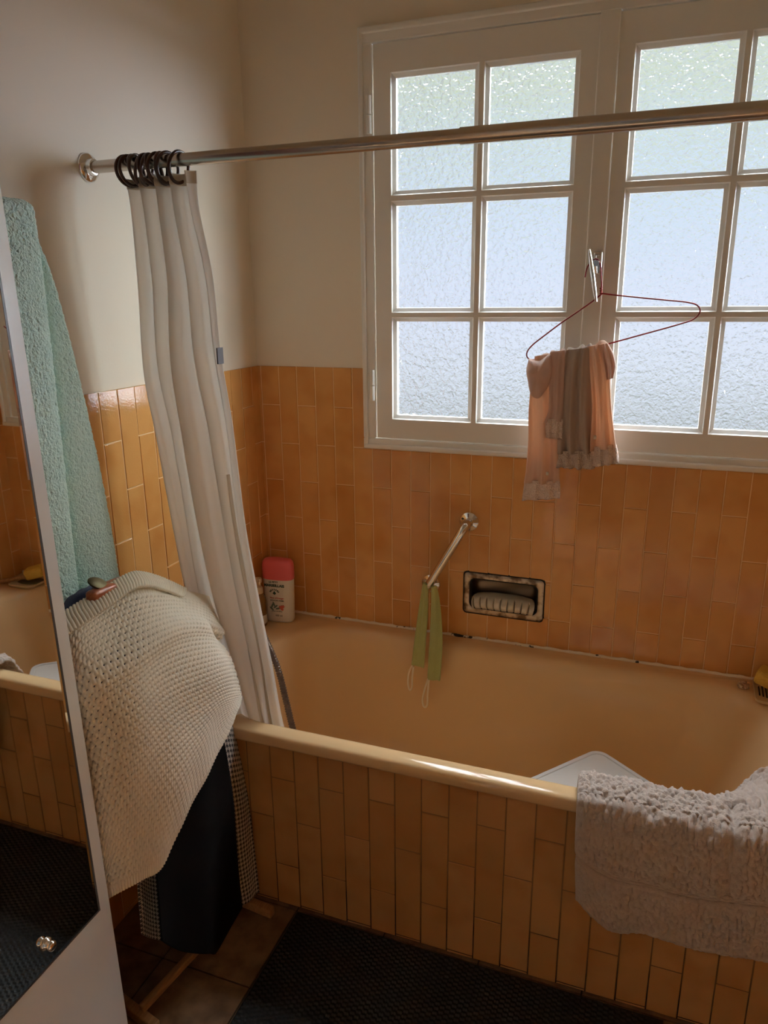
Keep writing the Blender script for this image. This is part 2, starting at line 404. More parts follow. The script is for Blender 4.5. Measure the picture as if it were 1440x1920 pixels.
holed(mb, [-.2, HD[0], HW[0], HD[1], HW[1], XR + .2] if HD[0] < HW[0] else [-.2, HW[0], HD[0], HD[1], HW[1], XR + .2], [-.1, HD[2], HD[3], HW[2], HW[3], ZC], [HW, HD], lambda x, z: (x, 0, z))
holed(mb, [-.2, HW[0], HW[1], XR + .2], [-.1, HW[2], HW[3], ZC], [HW], lambda x, z: (x, .085, z))
for a, b in (((HW[0], HW[2]), (HW[1], HW[2])), ((HW[1], HW[2]), (HW[1], HW[3])), ((HW[1], HW[3]), (HW[0], HW[3])), ((HW[0], HW[3]), (HW[0], HW[2]))):
    mb.add([(a[0], 0, a[1]), (b[0], 0, b[1]), (b[0], .085, b[1]), (a[0], .085, a[1])], [(0, 1, 2, 3)])
wall_back = struct(mb.build('wall_back', M_WALL, smooth=False))
wall_left = struct(MB().box(-.12, 0, YF, 0, -.1, ZC).build('wall_left', M_WALL, smooth=False))
wall_right = struct(MB().box(XR, XR + .12, YF, 0, -.1, ZC).build('wall_right', M_WALL, smooth=False))
mb = MB().box(-.12, .58, YF - .10, YF, -.1, ZC).box(1.38, XR + .12, YF - .10, YF, -.1, ZC).box(.58, 1.38, YF - .10, YF, 2.04, ZC)      # unseen doorway added behind the camera to let in soft fill
wall_front = struct(mb.build('wall_front', M_WALL, smooth=False))
ceiling = struct(MB().box(-.12, XR + .12, YF - .12, .28, ZC, ZC + .1).build('ceiling', M_CEIL, smooth=False))

def subtract(rects, h):
    out = []
    for (a, b, c, d) in rects:
        if h[0] >= b or h[1] <= a or h[2] >= d or h[3] <= c: out.append((a, b, c, d)); continue
        if c < h[2]: out.append((a, b, c, h[2]))
        if d > h[3]: out.append((a, b, h[3], d))
        c2, d2 = max(c, h[2]), min(d, h[3])
        if a < h[0]: out.append((a, h[0], c2, d2))
        if b > h[1]: out.append((h[1], b, c2, d2))
    return out
def tiles(s0, s1, z0, z1, pitch, Lt, start, ztop, holes, f, half=.5, parity=0, th=.006, gap=.0030, ch=.0012):
    """running-bond upright tiles as separate bevelled slips over a grout bed"""
    mb = MB(); k0 = int(math.floor((s0 - start) / pitch)) - 1; k1 = int(math.ceil((s1 - start) / pitch)) + 1
    for k in range(k0, k1):
        a, b = start + k * pitch, start + (k + 1) * pitch
        off = half * Lt if (k + parity) % 2 == 0 else 0
        for r in range(-2, 9):
            d = ztop - off - r * Lt + 0; c = d - Lt
            a2, b2, c2, d2 = max(a, s0), min(b, s1), max(c, z0), min(d, z1)
            if b2 - a2 < .004 or d2 - c2 < .004: continue
            rs = [(a2, b2, c2, d2)]
            for h in holes: rs = subtract(rs, h)
            for (p, q, s, t) in rs:
                if q - p < .006 or t - s < .006: continue
                g = gap / 2; p += g; q -= g; s += g; t -= g
                dn = rnd.uniform(-.0006, .0006); tx = rnd.uniform(-.0004, .0004); tz = rnd.uniform(-.0007, .0007)
                V = [f(p, s, 0), f(q, s, 0), f(q, t, 0), f(p, t, 0), f(p, s, th - ch), f(q, s, th - ch), f(q, t, th - ch), f(p, t, th - ch),
                     f(p + ch, s + ch, th + dn - tx - tz), f(q - ch, s + ch, th + dn + tx - tz), f(q - ch, t - ch, th + dn + tx + tz), f(p + ch, t - ch, th + dn - tx + tz)]
                F = [(8, 9, 10, 11)]
                for i in range(4):
                    j = (i + 1) % 4; F += [(i, j, 4 + j, 4 + i), (4 + i, 4 + j, 8 + j, 8 + i)]
                mb.add(V, F)
    return mb
LT = .24496
tiles(0, XR, RIM - .06, TOP, P_, LT, .01455, TOP, [HW0 := (WX0, WX1, WZ0, WZ1), HD], lambda s, z, d: (s, -d, z)).build('tile_cladding', M_TILE, wall_back, smooth=False)
mb = MB(); holed(mb, [0, WX0, HD[0], HD[1], WX1, XR], [0.3, HD[2], HD[3], WZ0, TOP - .0015], [(WX0, WX1, WZ0, TOP + 1), HD], lambda x, z: (x, -.0042, z)).build('grout_bed', M_GROUT, wall_back, smooth=False)
tiles(0, 2.75, 0, TOP, P_, LT, .047, TOP, [], lambda s, z, d: (d, -s, z)).build('tile_cladding', M_TILE, wall_left, smooth=False)
MB().add([(.0042, 0, 0), (.0042, YF, 0), (.0042, YF, TOP - .0015), (.0042, 0, TOP - .0015)], [(0, 1, 2, 3)]).build('grout_bed', M_GROUT, wall_left, smooth=False)
tiles(0, 2.75, 0, TOP, P_, LT, .047, TOP, [], lambda s, z, d: (XR - d, -s, z)).build('tile_cladding', M_TILE, wall_right, smooth=False)
MB().add([(XR - .0042, 0, 0), (XR - .0042, YF, 0), (XR - .0042, YF, TOP - .0015), (XR - .0042, 0, TOP - .0015)], [(0, 3, 2, 1)]).build('grout_bed', M_GROUT, wall_right, smooth=False)

# floor: stone tiles on a dark joint bed
floor = struct(MB().box(-.12, XR + .12, YF, .0, -.1, -.004).build('floor', mat('floor_joint', (.05, .03, .018), .9), smooth=False))
mb = MB()
for i in range(-1, 9):
    for j in range(0, 12):
        x0 = .421 - .245 * 2 + i * .245; y1 = -.685 - (j - 2) * .245
        a, b, c, d = max(x0 + .002, 0.001), min(x0 + .243, XR - .001), max(y1 - .243, YF), min(y1 - .002, -.0)
        if b > a and d > c: mb.box(a, b, c, d, -.02, 0)
mb.build('floor_tiles', M_FLOOR, floor, smooth=False)

# ------------------------------------------------------------------ window
win = root('window_1', (16.3 * P_, 0, Z(5)), kind='structure')
mb = MB()
X = lambda t: t * P_
fr = [(5.85, 26.75, -3.90, -3.36), (5.85, 26.75, 13.62, 14.28), (5.85, 6.50, -3.36, 13.62), (26.10, 26.75, -3.36, 13.62)]
for (a, b, c, d) in fr: mb.box(X(a), X(b), -.016, .07, Z(c), Z(d), .0035)
fr = [(5.95, 26.65, 13.98, 14.24), (5.92, 6.12, -3.8, 14.2), (26.48, 26.68, -3.8, 14.2)]
for (a, b, c, d) in fr: mb.box(X(a), X(b), -.023, -.010, Z(c), Z(d), .004)
mb.box(X(5.9), X(26.7), -.024, -.010, Z(-3.86), Z(-3.62), .004)
mb.build('frame', M_PAINT, win, smooth=True, angle=40)
ROWS = [(-2.2, 2.15), (2.75, 7.15), (7.77, 12.24)]
def sash(x0, x1, cols):
    mb = MB(); yf, yg, yb = -.011, -.001, .010; e = .20
    xs = [x0]; zs = [-3.33]
    for a, b in cols: xs += [a - e, b + e]
    for a, b in ROWS: zs += [a - e, b + e]
    xs.append(x1); zs.append(13.58)
    for y in (yf, yb):
        for i in range(len(xs) - 1):
            for j in range(len(zs) - 1):
                if i % 2 == 1 and j % 2 == 1: continue
                q = [(X(xs[i]), y, Z(zs[j])), (X(xs[i + 1]), y, Z(zs[j])), (X(xs[i + 1]), y, Z(zs[j + 1])), (X(xs[i]), y, Z(zs[j + 1]))]
                mb.add(q, [(0, 1, 2, 3) if y == yf else (3, 2, 1, 0)])
    # outer edges
    q = [(X(x0), Z(-3.33)), (X(x1), Z(-3.33)), (X(x1), Z(13.58)), (X(x0), Z(13.58))]
    for i in range(4):
        a, b = q[i], q[(i + 1) % 4]
        mb.add([(a[0], yf, a[1]), (a[0], yb, a[1]), (b[0], yb, b[1]), (b[0], yf, b[1])], [(0, 1, 2, 3)])
    for (a, b) in cols:
        for (c, d) in ROWS:
            O = [(X(a - e), Z(c - e)), (X(b + e), Z(c - e)), (X(b + e), Z(d + e)), (X(a - e), Z(d + e))]
            O2 = [(X(a - e * .8), Z(c - e * .8)), (X(b + e * .8), Z(c - e * .8)), (X(b + e * .8), Z(d + e * .8)), (X(a - e * .8), Z(d + e * .8))]
            G = [(X(a), Z(c)), (X(b), Z(c)), (X(b), Z(d)), (X(a), Z(d))]
            for A_, B_, ya, yb2 in ((O, O2, yf, yf + .004), (O2, G, yf + .004, yg), (G, G, yg, yb)):
                for i in range(4):
                    j = (i + 1) % 4
                    mb.add([(A_[i][0], ya, A_[i][1]), (A_[j][0], ya, A_[j][1]), (B_[j][0], yb2, B_[j][1]), (B_[i][0], yb2, B_[i][1])], [(0, 1, 2, 3)])
            if True:
                for i in range(4):
                    j = (i + 1) % 4
                    mb.add([(G[i][0], yb, G[i][1]), (G[j][0], yb, G[j][1]), (O[j][0], yb, O[j][1]), (O[i][0], yb, O[i][1])], [(0, 1, 2, 3)])
    so = mb.build('sash', M_PAINT, win, smooth=False)
    for (a, b) in cols:
        for (c, d) in ROWS:
            MB().box(X(a) - .004, X(b) + .004, yg + .001, yg + .005, Z(c) - .004, Z(d) + .004).build('pane', M_GLASS, so, smooth=False)
    return so
CL = [(7.53, 11.0), (11.62, 15.05)]; CR = [(17.47, 20.93), (21.53, 25.0)]
sl = sash(6.55, 15.97, CL); sr = sash(16.62, 26.05, CR)
MB().box(X(15.92), X(16.68), -.022, .04, Z(-3.35), Z(13.66), .004).build('centre_batten', M_PAINT, win, angle=40)
for zz in ((10.09, 11.6), (-1.52, -.06)):
    h = MB(); zm = sum(zz) / 2
    h.tube([(X(6.40), -.023, Z(zz[0])), (X(6.40), -.023, Z(zm) - .0009)], .0068, 12); h.tube([(X(6.40), -.023, Z(zm) + .0009), (X(6.40), -.023, Z(zz[1]))], .0068, 12)
    h.build('hinge', M_PAINT, win, angle=40)
# espagnolette handle
hb = px(1121, 492, 1, -.022)
h = MB(); h.box(hb[0] - .011, hb[0] + .011, -.030, -.020, hb[2] - .030, hb[2] + .026, .004)
h.tube([(hb[0], -.026, hb[2]), (hb[0], -.075, hb[2] - .004)], .0075, 12)
a = px(1105, 468, 1, -.080); b = px(1118, 566, 1, -.080)
ts = np.linspace(0, 1, 14); pts = [a + (b - a) * t for t in ts]; rr_ = [.0035 + .0075 * math.sin(PI * (0.06 + .88 * t)) ** .8 for t in ts]
h.tube(pts, rr_, 14, sy=.55); h.build('handle', M_CHROME, win, angle=50)

# ------------------------------------------------------------------ bathtub
YA = -.6755
tub = root('bathtub', (XR / 2, -.34, 0), 'caramel enamelled bathtub with brown tiled front under the window', 'bathtub')
o_, i_ = (.004, XR - .004, -.704, -.003), (.150, 1.560, -.655, -.058)
def ctr(b, r, z, nc=10, ns=10): return [(x, y, z) for x, y in rrect(b[0], b[1], b[2], b[3], r, nc, ns)]
def ins(b, l, r_, f, k): return (b[0] + l, b[1] - r_, b[2] + f, b[3] - k)
rings = [ctr(ins(o_, .006, .006, .012, .002), .012, RIM - .034), ctr(ins(o_, 0, 0, .002, 0), .012, RIM - .031), ctr(o_, .012, RIM - .026), ctr(o_, .012, RIM - .012),
         ctr(ins(o_, .002, .002, .003, .001), .012, RIM - .004), ctr(ins(o_, .008, .008, .010, .003), .012, RIM),
         ctr(ins(i_, -.012, -.012, -.010, -.012), .20, RIM), ctr(i_, .19, RIM - .002)]
for (l, r_, ff, k, rad, dz) in ((.008, .009, .006, .008, .185, .007), (.016, .020, .011, .016, .18, .018), (.022, .034, .016, .022, .175, .040), (.030, .060, .022, .030, .17, .10),
                               (.042, .10, .032, .042, .17, .19), (.055, .14, .042, .055, .165, .28), (.068, .165, .055, .068, .16, .335), (.09, .19, .075, .09, .15, .368), (.13, .235, .11, .13, .12, .388), (.19, .30, .17, .19, .08, .396)):
    rings.append(ctr(ins(i_, l, r_, ff, k), rad, RIM - dz))
MB().loft(rings, False, True).build('tub_shell', M_TUB, tub, angle=60)
APL = .2619
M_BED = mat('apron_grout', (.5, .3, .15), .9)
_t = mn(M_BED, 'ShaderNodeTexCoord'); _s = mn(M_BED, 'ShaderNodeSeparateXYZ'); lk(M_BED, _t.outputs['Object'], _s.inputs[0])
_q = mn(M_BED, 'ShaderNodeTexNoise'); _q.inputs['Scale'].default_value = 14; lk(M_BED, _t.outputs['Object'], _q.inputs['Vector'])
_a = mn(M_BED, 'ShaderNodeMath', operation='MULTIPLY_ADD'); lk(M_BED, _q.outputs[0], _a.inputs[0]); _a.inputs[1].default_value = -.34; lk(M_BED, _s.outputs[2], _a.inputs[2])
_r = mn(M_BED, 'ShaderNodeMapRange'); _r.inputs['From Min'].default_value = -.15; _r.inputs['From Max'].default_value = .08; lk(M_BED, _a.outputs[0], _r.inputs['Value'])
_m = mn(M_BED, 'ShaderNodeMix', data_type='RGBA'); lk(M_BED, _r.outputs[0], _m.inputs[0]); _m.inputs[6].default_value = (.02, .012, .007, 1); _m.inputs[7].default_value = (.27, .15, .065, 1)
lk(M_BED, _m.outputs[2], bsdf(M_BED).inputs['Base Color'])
tiles(.003, XR - .003, 0, .4985, .0668, APL, .361, .389 + APL, [], lambda s, z, d: (s, YA - d + .006, z), half=.46, parity=1).build('tiled_apron', M_APRON, tub, smooth=False)
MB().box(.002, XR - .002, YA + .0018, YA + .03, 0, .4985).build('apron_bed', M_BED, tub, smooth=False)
MB().lathe([(.030, 0), (.030, .003), (.024, .004), (.012, .002)], 20, Matrix.Translation((.42, -.355, RIM - .3965))).build('drain', M_CHROME, tub)
# silicone bead with mould spots
M_SEAL = mat('sealant', (.9, .82, .68), .5); r_ = mottle(M_SEAL, (.03, .022, .016), (.90, .82, .68), 38, .36, .41, detail=5)
mb = MB(); xs = np.linspace(.012, XR - .008, 220)
pts = [(x, -.009, RIM + .001 + .0012 * math.sin(x * 90) * math.sin(x * 31)) for x in xs]
mb.tube(pts, [.0056 + .0012 * math.sin(x * 143) * math.sin(x * 57 + 1) for x in xs], 8); mb.build('sealant_bead', M_SEAL, tub)

# ------------------------------------------------------------------ curtain rod, rings, curtain
RY, RZ = -10.9 * P_, Z(7.62)
rod = root('curtain_rod', (0.02, RY, RZ), 'long steel shower rod crossing in front of the window', 'curtain rod')
MB().tube([(.004, RY, RZ), (.85, RY, RZ)], .0128, 20).build('outer_tube', M_RODM, rod, angle=60)
MB().tube([(.83, RY, RZ), (XR - .004, RY, RZ)], .0145, 20).build('sleeve_tube', M_RODM, rod, angle=60)
MX = lambda x, s: Matrix.Translation((x, RY, RZ)) @ Matrix.Rotation(s * PI / 2, 4, 'Y')
for x, s in ((.0, 1), (XR, -1)):
    MB().lathe([(.030, 0), (.030, .003), (.027, .007), (.018, .010), (.0165, .020), (.0135, .021)], 28, MX(x, s)).build('flange', M_CHROME, rod, angle=40)
xr = [.106, .113, .127, .134, .141, .153, .160, .172, .180, .193, .205, .232]
for k, x in enumerate(xr):
    R = .030; tilt = rnd.uniform(-.28, .28); yaw = rnd.uniform(-.35, .35)
    pts = []
    for j in range(28):
        a = 2 * PI * j / 28; q = Vector((0, R * math.sin(a), R * math.cos(a)))
        q = Matrix.Rotation(yaw, 3, 'Z') @ (Matrix.Rotation(tilt, 3, 'Y') @ q)
        pts.append((q.x, q.y, q.z))
    o = MB().tube(pts, .0036, 8, closed=True).build('curtain_ring', M_RING); o.location = (x, RY, RZ - .0135)
    tag(o, 'brown plastic curtain ring bunched on the shower rod above the white curtain', 'curtain ring', 'brown rings on the shower rod')
cur = root('shower_curtain', (.19, RY, RZ - .05), 'off-white shower curtain bunched at the left end of the rod, hem in the tub', 'shower curtain')
CR_ = [(236, 338, 368, 320, -.682), (246, 400, 374, 395, -.682), (258, 540, 399, 520, -.676), (270, 700, 414, 660, -.668), (298, 830, 438, 800, -.660),
       (330, 1000, 462, 985, -.646), (352, 1110, 486, 1120, -.638), (394, 1230, 508, 1240, -.626), (432, 1345, 531, 1364, -.616)]
Lc = [px(a, b, 1, y) for a, b, c, d, y in CR_]; Rc = [px(c, d, 1, y) for a, b, c, d, y in CR_]
Lc.append(Lc[-1] + np.array([.02, .03, -.16])); Rc.append(Rc[-1] + np.array([.03, .03, -.16]))
nv, nu = 170, 190
Lc, Rc = crs(Lc, nv), crs(Rc, nv); u = np.linspace(0, 1, nu)[None]; v = np.linspace(0, 1, nv)[:, None]
A = Lc[:, None] * (1 - u)[..., None] + Rc[:, None] * u[..., None]
env = np.clip(u * 8, 0, 1) * np.clip((1 - u) * 8, 0, 1)
uw = u + .035 * np.sin(3.1 * v + 4 * u) + .02 * np.sin(7 * v + 9 * u)
ph = 2 * PI * (4.6 * uw ** 1.05) + .5
soft = .55 + .45 * vnoise(u * 4 + 0 * v, v * 2.2 + 0 * u + 3.3, 8)
fold = .025 * np.tanh(1.5 * np.sin(ph)) * (1 - .55 * v) * soft + .012 * np.sin(2 * PI * 2.1 * uw + 2.2 * v + .6) * np.clip(v * 2, 0, 1) + .004 * np.sin(2 * PI * 11.3 * uw + 6 * v) * v
fold += .016 * (vnoise(u * 7 + v * 1.5, v * 4 - u * 1.2, 3) - .5) * np.clip(v * 4, 0, 1)
# free side edge: a seamed panel lying over the last fold
seam = .80 - .02 * np.sin(5 * v)
fold += .020 * np.clip((v - .22) * 4, 0, 1) * (1 / (1 + np.exp((u - seam) / .006)))
A[:, :, 1] -= fold * env
A[:, :, 0] += (.007 * np.sin(ph + 1.4)) * env + .004 * np.sin(9 * v) * (1 - env) * v
sheet('fabric', A, M_CURT, cur, .0008)
B = A[:9].copy(); nB = normals(A)[:9]; sheet('header_tape', B, M_CURT2, cur, .0030)
nB = normals(A); i0, i1 = int(.815 * nu), int(.845 * nu)
for sgn_ in (1,): sheet('side_hem', A[84:, i0:i1] + nB[84:, i0:i1] * (.0016 if nB[120, i0, 1] < 0 else -.0016), M_CURT2, cur, .0010)
q = px(413, 667, 1, -.70)
MB().box(q[0] - .0015, q[0] + .0015, -.712, -.690, q[2] - .017, q[2] + .017).build('care_label', mat('grey_label', (.10, .09, .10), .7), cur, smooth=False)

# shower hose behind the curtain
hs = [(.006, -.36, .83), (.07, -.385, .85), (.16, -.43, .78), (.235, -.475, .70), tuple(px(519, 1248, 1, -.50)), tuple(px(536, 1312, 1, -.505)), tuple(px(551, 1372, 1, -.505)), (.372, -.49, .29), (.42, -.44, RIM - .375), (.55, -.38, RIM - .386), (.68, -.36, RIM - .386)]
hp = crs(np.array(hs), 420); hl = np.r_[0, np.cumsum(np.linalg.norm(np.diff(hp, axis=0), axis=1))]
hose = root('shower_hose', hs[0], 'dark ribbed shower hose running down into the tub beside the curtain', 'shower hose')
MB().tube(hp, .0082 + .0014 * np.sin(hl * 2 * PI / .0075), 12).build('hose_tube', mat('gunmetal_hose', (.17, .13, .11), .35, metal=.7), hose)
MB().lathe([(.026, 0), (.024, .006), (.013, .010), (.012, .03), (.008, .032)], 20, Matrix.Translation((.0, -.36, .83)) @ Matrix.Rotation(PI / 2, 4, 'Y')).build('wall_union', M_CHROME, hose)

# ------------------------------------------------------------------ grab rail
f1 = px(880, 978, 1, -.006); f2 = px(808, 1094, 1, -.006)
rail = root('grab_rail', ((f1[0] + f2[0]) / 2, -.006, (f1[2] + f2[2]) / 2), 'slanted chrome grab rail on the tiles below the window', 'grab rail')
out_ = .052
p1 = f1 + np.array([0, -out_, 0]); p2 = f2 + np.array([0, -out_, 0]); dd = (p2 - p1) / np.linalg.norm(p2 - p1); c_ = .026
pts = [f1, f1 + np.array([0, -out_ + c_, 0])] + [p1 + np.array([0, c_, 0]) * (1 - s) ** 2 + dd * c_ * s ** 2 for s in (.25, .5, .75)] + [p1 + dd * c_, p1 + dd * .07, p2 - dd * .07, p2 - dd * c_]
pts += [p2 - dd * c_ * (1 - s) ** 2 + np.array([0, c_, 0]) * s ** 2 for s in (.25, .5, .75)] + [p2 + np.array([0, c_, 0]), f2]
MB().tube(pts, .0130, 20).build('bar', M_CHROME, rail, angle=60)
for f_ in (f1, f2):
    fo = MB().lathe([(.029, 0), (.029, .003), (.026, .006), (.016, .008), (.0125, .012)], 28, Matrix.Translation(f_) @ Matrix.Rotation(PI / 2, 4, 'X')).build('flange', M_CHROME, rail, angle=40)
    for a in (.6, .6 + 2 * PI / 3, .6 + 4 * PI / 3):
        MB().lathe([(.0042, 0), (.0042, .0016), (.002, .0024)], 10, Matrix.Translation((f_[0] + .021 * math.cos(a), f_[1] - .0065, f_[2] + .021 * math.sin(a))) @ Matrix.Rotation(PI / 2, 4, 'X')).build('screw', M_STEEL, fo)

# wash mitts hung over the low end of the rail
def mitt(rows, loop, label, y):
    r = root('wash_mitt', px(rows[0][0], rows[0][1], 1, y), label, 'wash mitt', 'green wash mitts on the grab rail')
    ys_ = [-.066, -.068, -.082, -.106, -.118]
    drape('terry_body', rows, 1, y, M_GREEN, r, th=.013, waves=1.2, wamp=.003, nu=30, nv=70, phase=loop[0][0] * .1, vals=ys_)
    pts = crs(np.array([px(a, b, 1, -.121 - .0004 * i) for i, (a, b) in enumerate(loop)]), 40)
    MB().tube(pts, .0030, 10).build('hanging_loop', M_LOOP, r)
mitt([(793, 1092, 803, 1096), (790, 1110, 803, 1118), (784, 1150, 802, 1160), (778, 1195, 799, 1203), (772, 1245, 796, 1251)],
     [(774, 1246), (767, 1260), (765, 1280), (768, 1293), (772, 1290), (773, 1270), (775, 1250)], 'pale green wash mitt hanging on the rail, left and shorter of the two', -.072)
mitt([(808, 1100, 818, 1098), (808, 1120, 823, 1118), (807, 1160, 828, 1160), (804, 1215, 830, 1210), (801, 1272, 826, 1276)],
     [(803, 1272), (797, 1290), (792, 1312), (795, 1325), (801, 1322), (802, 1300), (804, 1275)], 'pale green wash mitt hanging on the rail, right and longer of the two', -.074)

# ------------------------------------------------------------------ recessed soap tray
sd = root('soap_tray', ((DX0 + DX1) / 2, 0, (DZ0 + DZ1) / 2), 'stained steel soap tray recessed in the tiles beside the grab rail', 'soap tray')
fx0, fx1, fz0, fz1 = X(11.03), X(14.93), Z(-11.90), Z(-9.78)
def rz(x0, x1, z0, z1, r, y, nc=6, ns=6): return [(a, y, b) for a, b in rrect(x0, x1, z0, z1, r, nc, ns)]
MB().loft([rz(fx0, fx1, fz0, fz1, .012, -.004), rz(fx0, fx1, fz0, fz1, .012, -.0075), rz(fx0 + .003, fx1 - .003, fz0 + .003, fz1 - .003, .011, -.0095),
           rz(fx0 + .016, fx1 - .016, fz0 + .016, fz1 - .016, .018, -.0095), rz(fx0 + .019, fx1 - .019, fz0 + .018, fz1 - .018, .02, -.006)]).build('rim_plate', M_STEEL, sd, angle=50)
bx0, bx1, bz0, bz1 = fx0 + .019, fx1 - .019, fz0 + .018, fz1 - .018
M_STEEL2 = mat('dull_steel', (.42, .34, .26), .3, metal=1); bump(M_STEEL2, 60, .08, .003)
MB().loft([rz(bx0, bx1, bz0, bz1, .02, -.006), rz(bx0 + .002, bx1 - .002, bz0 + .002, bz1 - .002, .02, .012), rz(bx0 + .010, bx1 - .010, bz0 + .010, bz1 - .008, .02, .034), rz(bx0 + .024, bx1 - .024, bz0 + .022, bz1 - .018, .018, .044)], False, True).build('basin', M_STEEL2, sd, angle=60)
# dark mould line round the plate
MB().loft([rz(fx0 - .004, fx1 + .004, fz0 - .004, fz1 + .004, .014, -.0045), rz(fx0 - .003, fx1 + .003, fz0 - .003, fz1 + .003, .013, -.0072), rz(fx0 + .001, fx1 - .001, fz0 + .001, fz1 - .001, .012, -.0078)]).build('mould_line', M_GRIME, sd)
MB().loft([rz(bx0 - .002, bx1 + .002, bz0 - .002, bz1 + .002, .021, -.0094), rz(bx0 - .001, bx1 + .001, bz0 - .001, bz1 + .001, .021, -.0102), rz(bx0 + .002, bx1 - .002, bz0 + .002, bz1 - .002, .02, -.0085), rz(bx0 + .003, bx1 - .003, bz0 + .003, bz1 - .003, .019, .004)]).build('mould_line', M_GRIME, sd)
# ribbed lip
nU = 240; lip = []
for (yy, zz, w) in ((.034, .040, .62), (.020, .043, .80), (.004, .041, .90), (-.010, .033, .94), (-.018, .022, .93), (-.018, .010, .90), (-.010, .002, .86), (-.004, -.001, .84)):
    lip.append([((bx0 + bx1) / 2 + (t - .5) * (bx1 - bx0) * w, yy + (.004 * (2 * t - 1) ** 2), bz0 + zz - .006 * (2 * t - 1) ** 4) for t in np.linspace(0, 1, nU)])
lip = np.array(lip); lip2 = np.swapaxes(crs(lip, 28), 0, 1)
lip2 = np.swapaxes(lip2, 0, 1)
tt = np.linspace(0, 1, nU)[None]; vv = np.linspace(0, 1, 28)[:, None]
rib = np.clip((np.sin(tt * 2 * PI * 9) - .55) / .45, 0, 1) * np.clip((vv - .36) * 8, 0, 1)
lip2[:, :, 1] += .010 * rib; lip2[:, :, 2] -= .004 * rib
o = MB().grid(lip2).build('ribbed_lip', mat('soap_film_steel', (.66, .62, .52), .4, metal=.35), sd); mo = o.modifiers.new('thickness', 'SOLIDIFY'); mo.thickness = .0015

# ------------------------------------------------------------------ bottles on the tub corner
def flat_bottle():
    r = root('shower_gel_bottle', (.088, -.085, RIM), 'white shower gel bottle with pink cap in the tub corner', 'bottle')
    r.rotation_euler = (0, 0, 0)
    a = .10
    def ring(w, d, z, n=36, e=2.8):
        out = []
        for j in range(n):
            t = 2 * PI * j / n; c, s = math.cos(t), math.sin(t)
            x = w / 2 * math.copysign(abs(c) ** (2 / e), c); y = d / 2 * math.copysign(abs(s) ** (2 / e), s)
            out.append((.083 + x * math.cos(a) - y * math.sin(a), -.082 + x * math.sin(a) + y * math.cos(a), RIM + z))
        return out
    MB().loft([ring(.086, .040, 0), ring(.094, .047, .003), ring(.097, .050, .010), ring(.101, .052, .09), ring(.104, .052, .146), ring(.103, .050, .150)], True, True).build('body', M_WHITE, r, angle=50)
    MB().loft([ring(.105, .050, .150), ring(.107, .053, .153), ring(.107, .053, .180), ring(.106, .052, .196), ring(.102, .049, .207), ring(.092, .042, .214), ring(.07, .03, .2165)], True, True).build('cap', mat('coral_pink_cap', (.88, .17, .20), .35), r, angle=50)
    return r, a
bot, ba = flat_bottle()
def text(s, size, x, z, m, bold, parent, name='lettering'):
    c = bpy.data.curves.new('t', 'FONT'); c.body = s; c.size = size; c.align_x = 'CENTER'; c.extrude = .0002; c.offset = bold
    o = bpy.data.objects.new('t', c); COL.objects.link(o); bpy.context.view_layer.update()
    me = bpy.data.meshes.new_from_object(o.evaluated_get(bpy.context.evaluated_depsgraph_get()))
    bpy.data.objects.remove(o); me.materials.clear(); me.materials.append(m)
    fx, fy = math.sin(ba), -math.cos(ba)
    wx, wy = .083 + x * math.cos(ba) + fx * .0268, -.082 + x * math.sin(ba) + fy * .0268
    me.transform(Matrix.Translation((wx - parent.location.x, wy - parent.location.y, z)) @ Matrix.Rotation(ba, 4, 'Z') @ Matrix.Rotation(PI / 2, 4, 'X'))
    o = bpy.data.objects.new(name, me); COL.objects.link(o); o.parent = parent; return o
M_INK = mat('dark_green_ink', (.02, .06, .045), .6); M_INKR = mat('red_ink', (.55, .05, .05), .6)
lab = None
text('LE PETIT', .0085, -.008, .1405, M_INK, .0002, bot, 'brand_lettering'); text('MARSEILLAIS', .0125, -.006, .1275, M_INK, .0005, bot, 'brand_lettering')
text('Fleur d\'Oranger', .0075, .002, .086, M_INKR, .0001, bot, 'scent_lettering'); text('DOUCHE CREME', .0062, .002, .0775, M_INK, .0001, bot, 'scent_lettering')
text('peaux sensibles', .0060, .000, .040, M_INK, 0, bot, 'small_lettering'); text('400 ml', .009, .006, .024, M_INK, 0, bot, 'small_lettering')
fx, fy = math.sin(ba), -math.cos(ba)
def decal(pts, name, m):
    mb = MB(); q = [(.083 + x * math.cos(ba) + fx * .0266, -.082 + x * math.sin(ba) + fy * .0266, RIM + z) for x, z in pts]
    q2 = [(a + fx * .0003, b + fy * .0003, c) for a, b, c in q]; n = len(q)
    mb.add(q + q2, [tuple(range(n, 2 * n))] + [(i, (i + 1) % n, n + (i + 1) % n, n + i) for i in range(n)]); return mb
mb = MB()
for k in range(7):
    a_ = PI * (k + .5) / 7
    cx, cz = -.006 + .011 * math.cos(a_) * 1.3, .108 + .012 * math.sin(a_) * .8
    w = [(cx + .0045 * math.cos(a_ + t) * (1 if abs(math.sin(t)) < .5 else .4), cz + .0045 * math.sin(a_ + t) * (1 if abs(math.sin(t)) < .5 else .5)) for t in np.linspace(0, 2 * PI, 9)[:-1]]
    d_ = decal(w, '', None); mb.add(d_.v, d_.f)
d_ = decal([(-.012, .104), (-.006, .099), (0, .104), (-.006, .113)], '', None); mb.add(d_.v, d_.f)
mb.build('printed_emblem', M_INK, bot, smooth=False)
mb = MB()
for (cx, cz, r_) in ((.014, .056, .0065), (.022, .060, .005), (.019, .050, .0045)):
    d_ = decal([(cx + r_ * (1 + .25 * math.cos(5 * t)) * math.cos(t), cz + r_ * (1 + .25 * math.cos(5 * t)) * math.sin(t)) for t in np.linspace(0, 2 * PI, 25)[:-1]], '', None); mb.add(d_.v, d_.f)
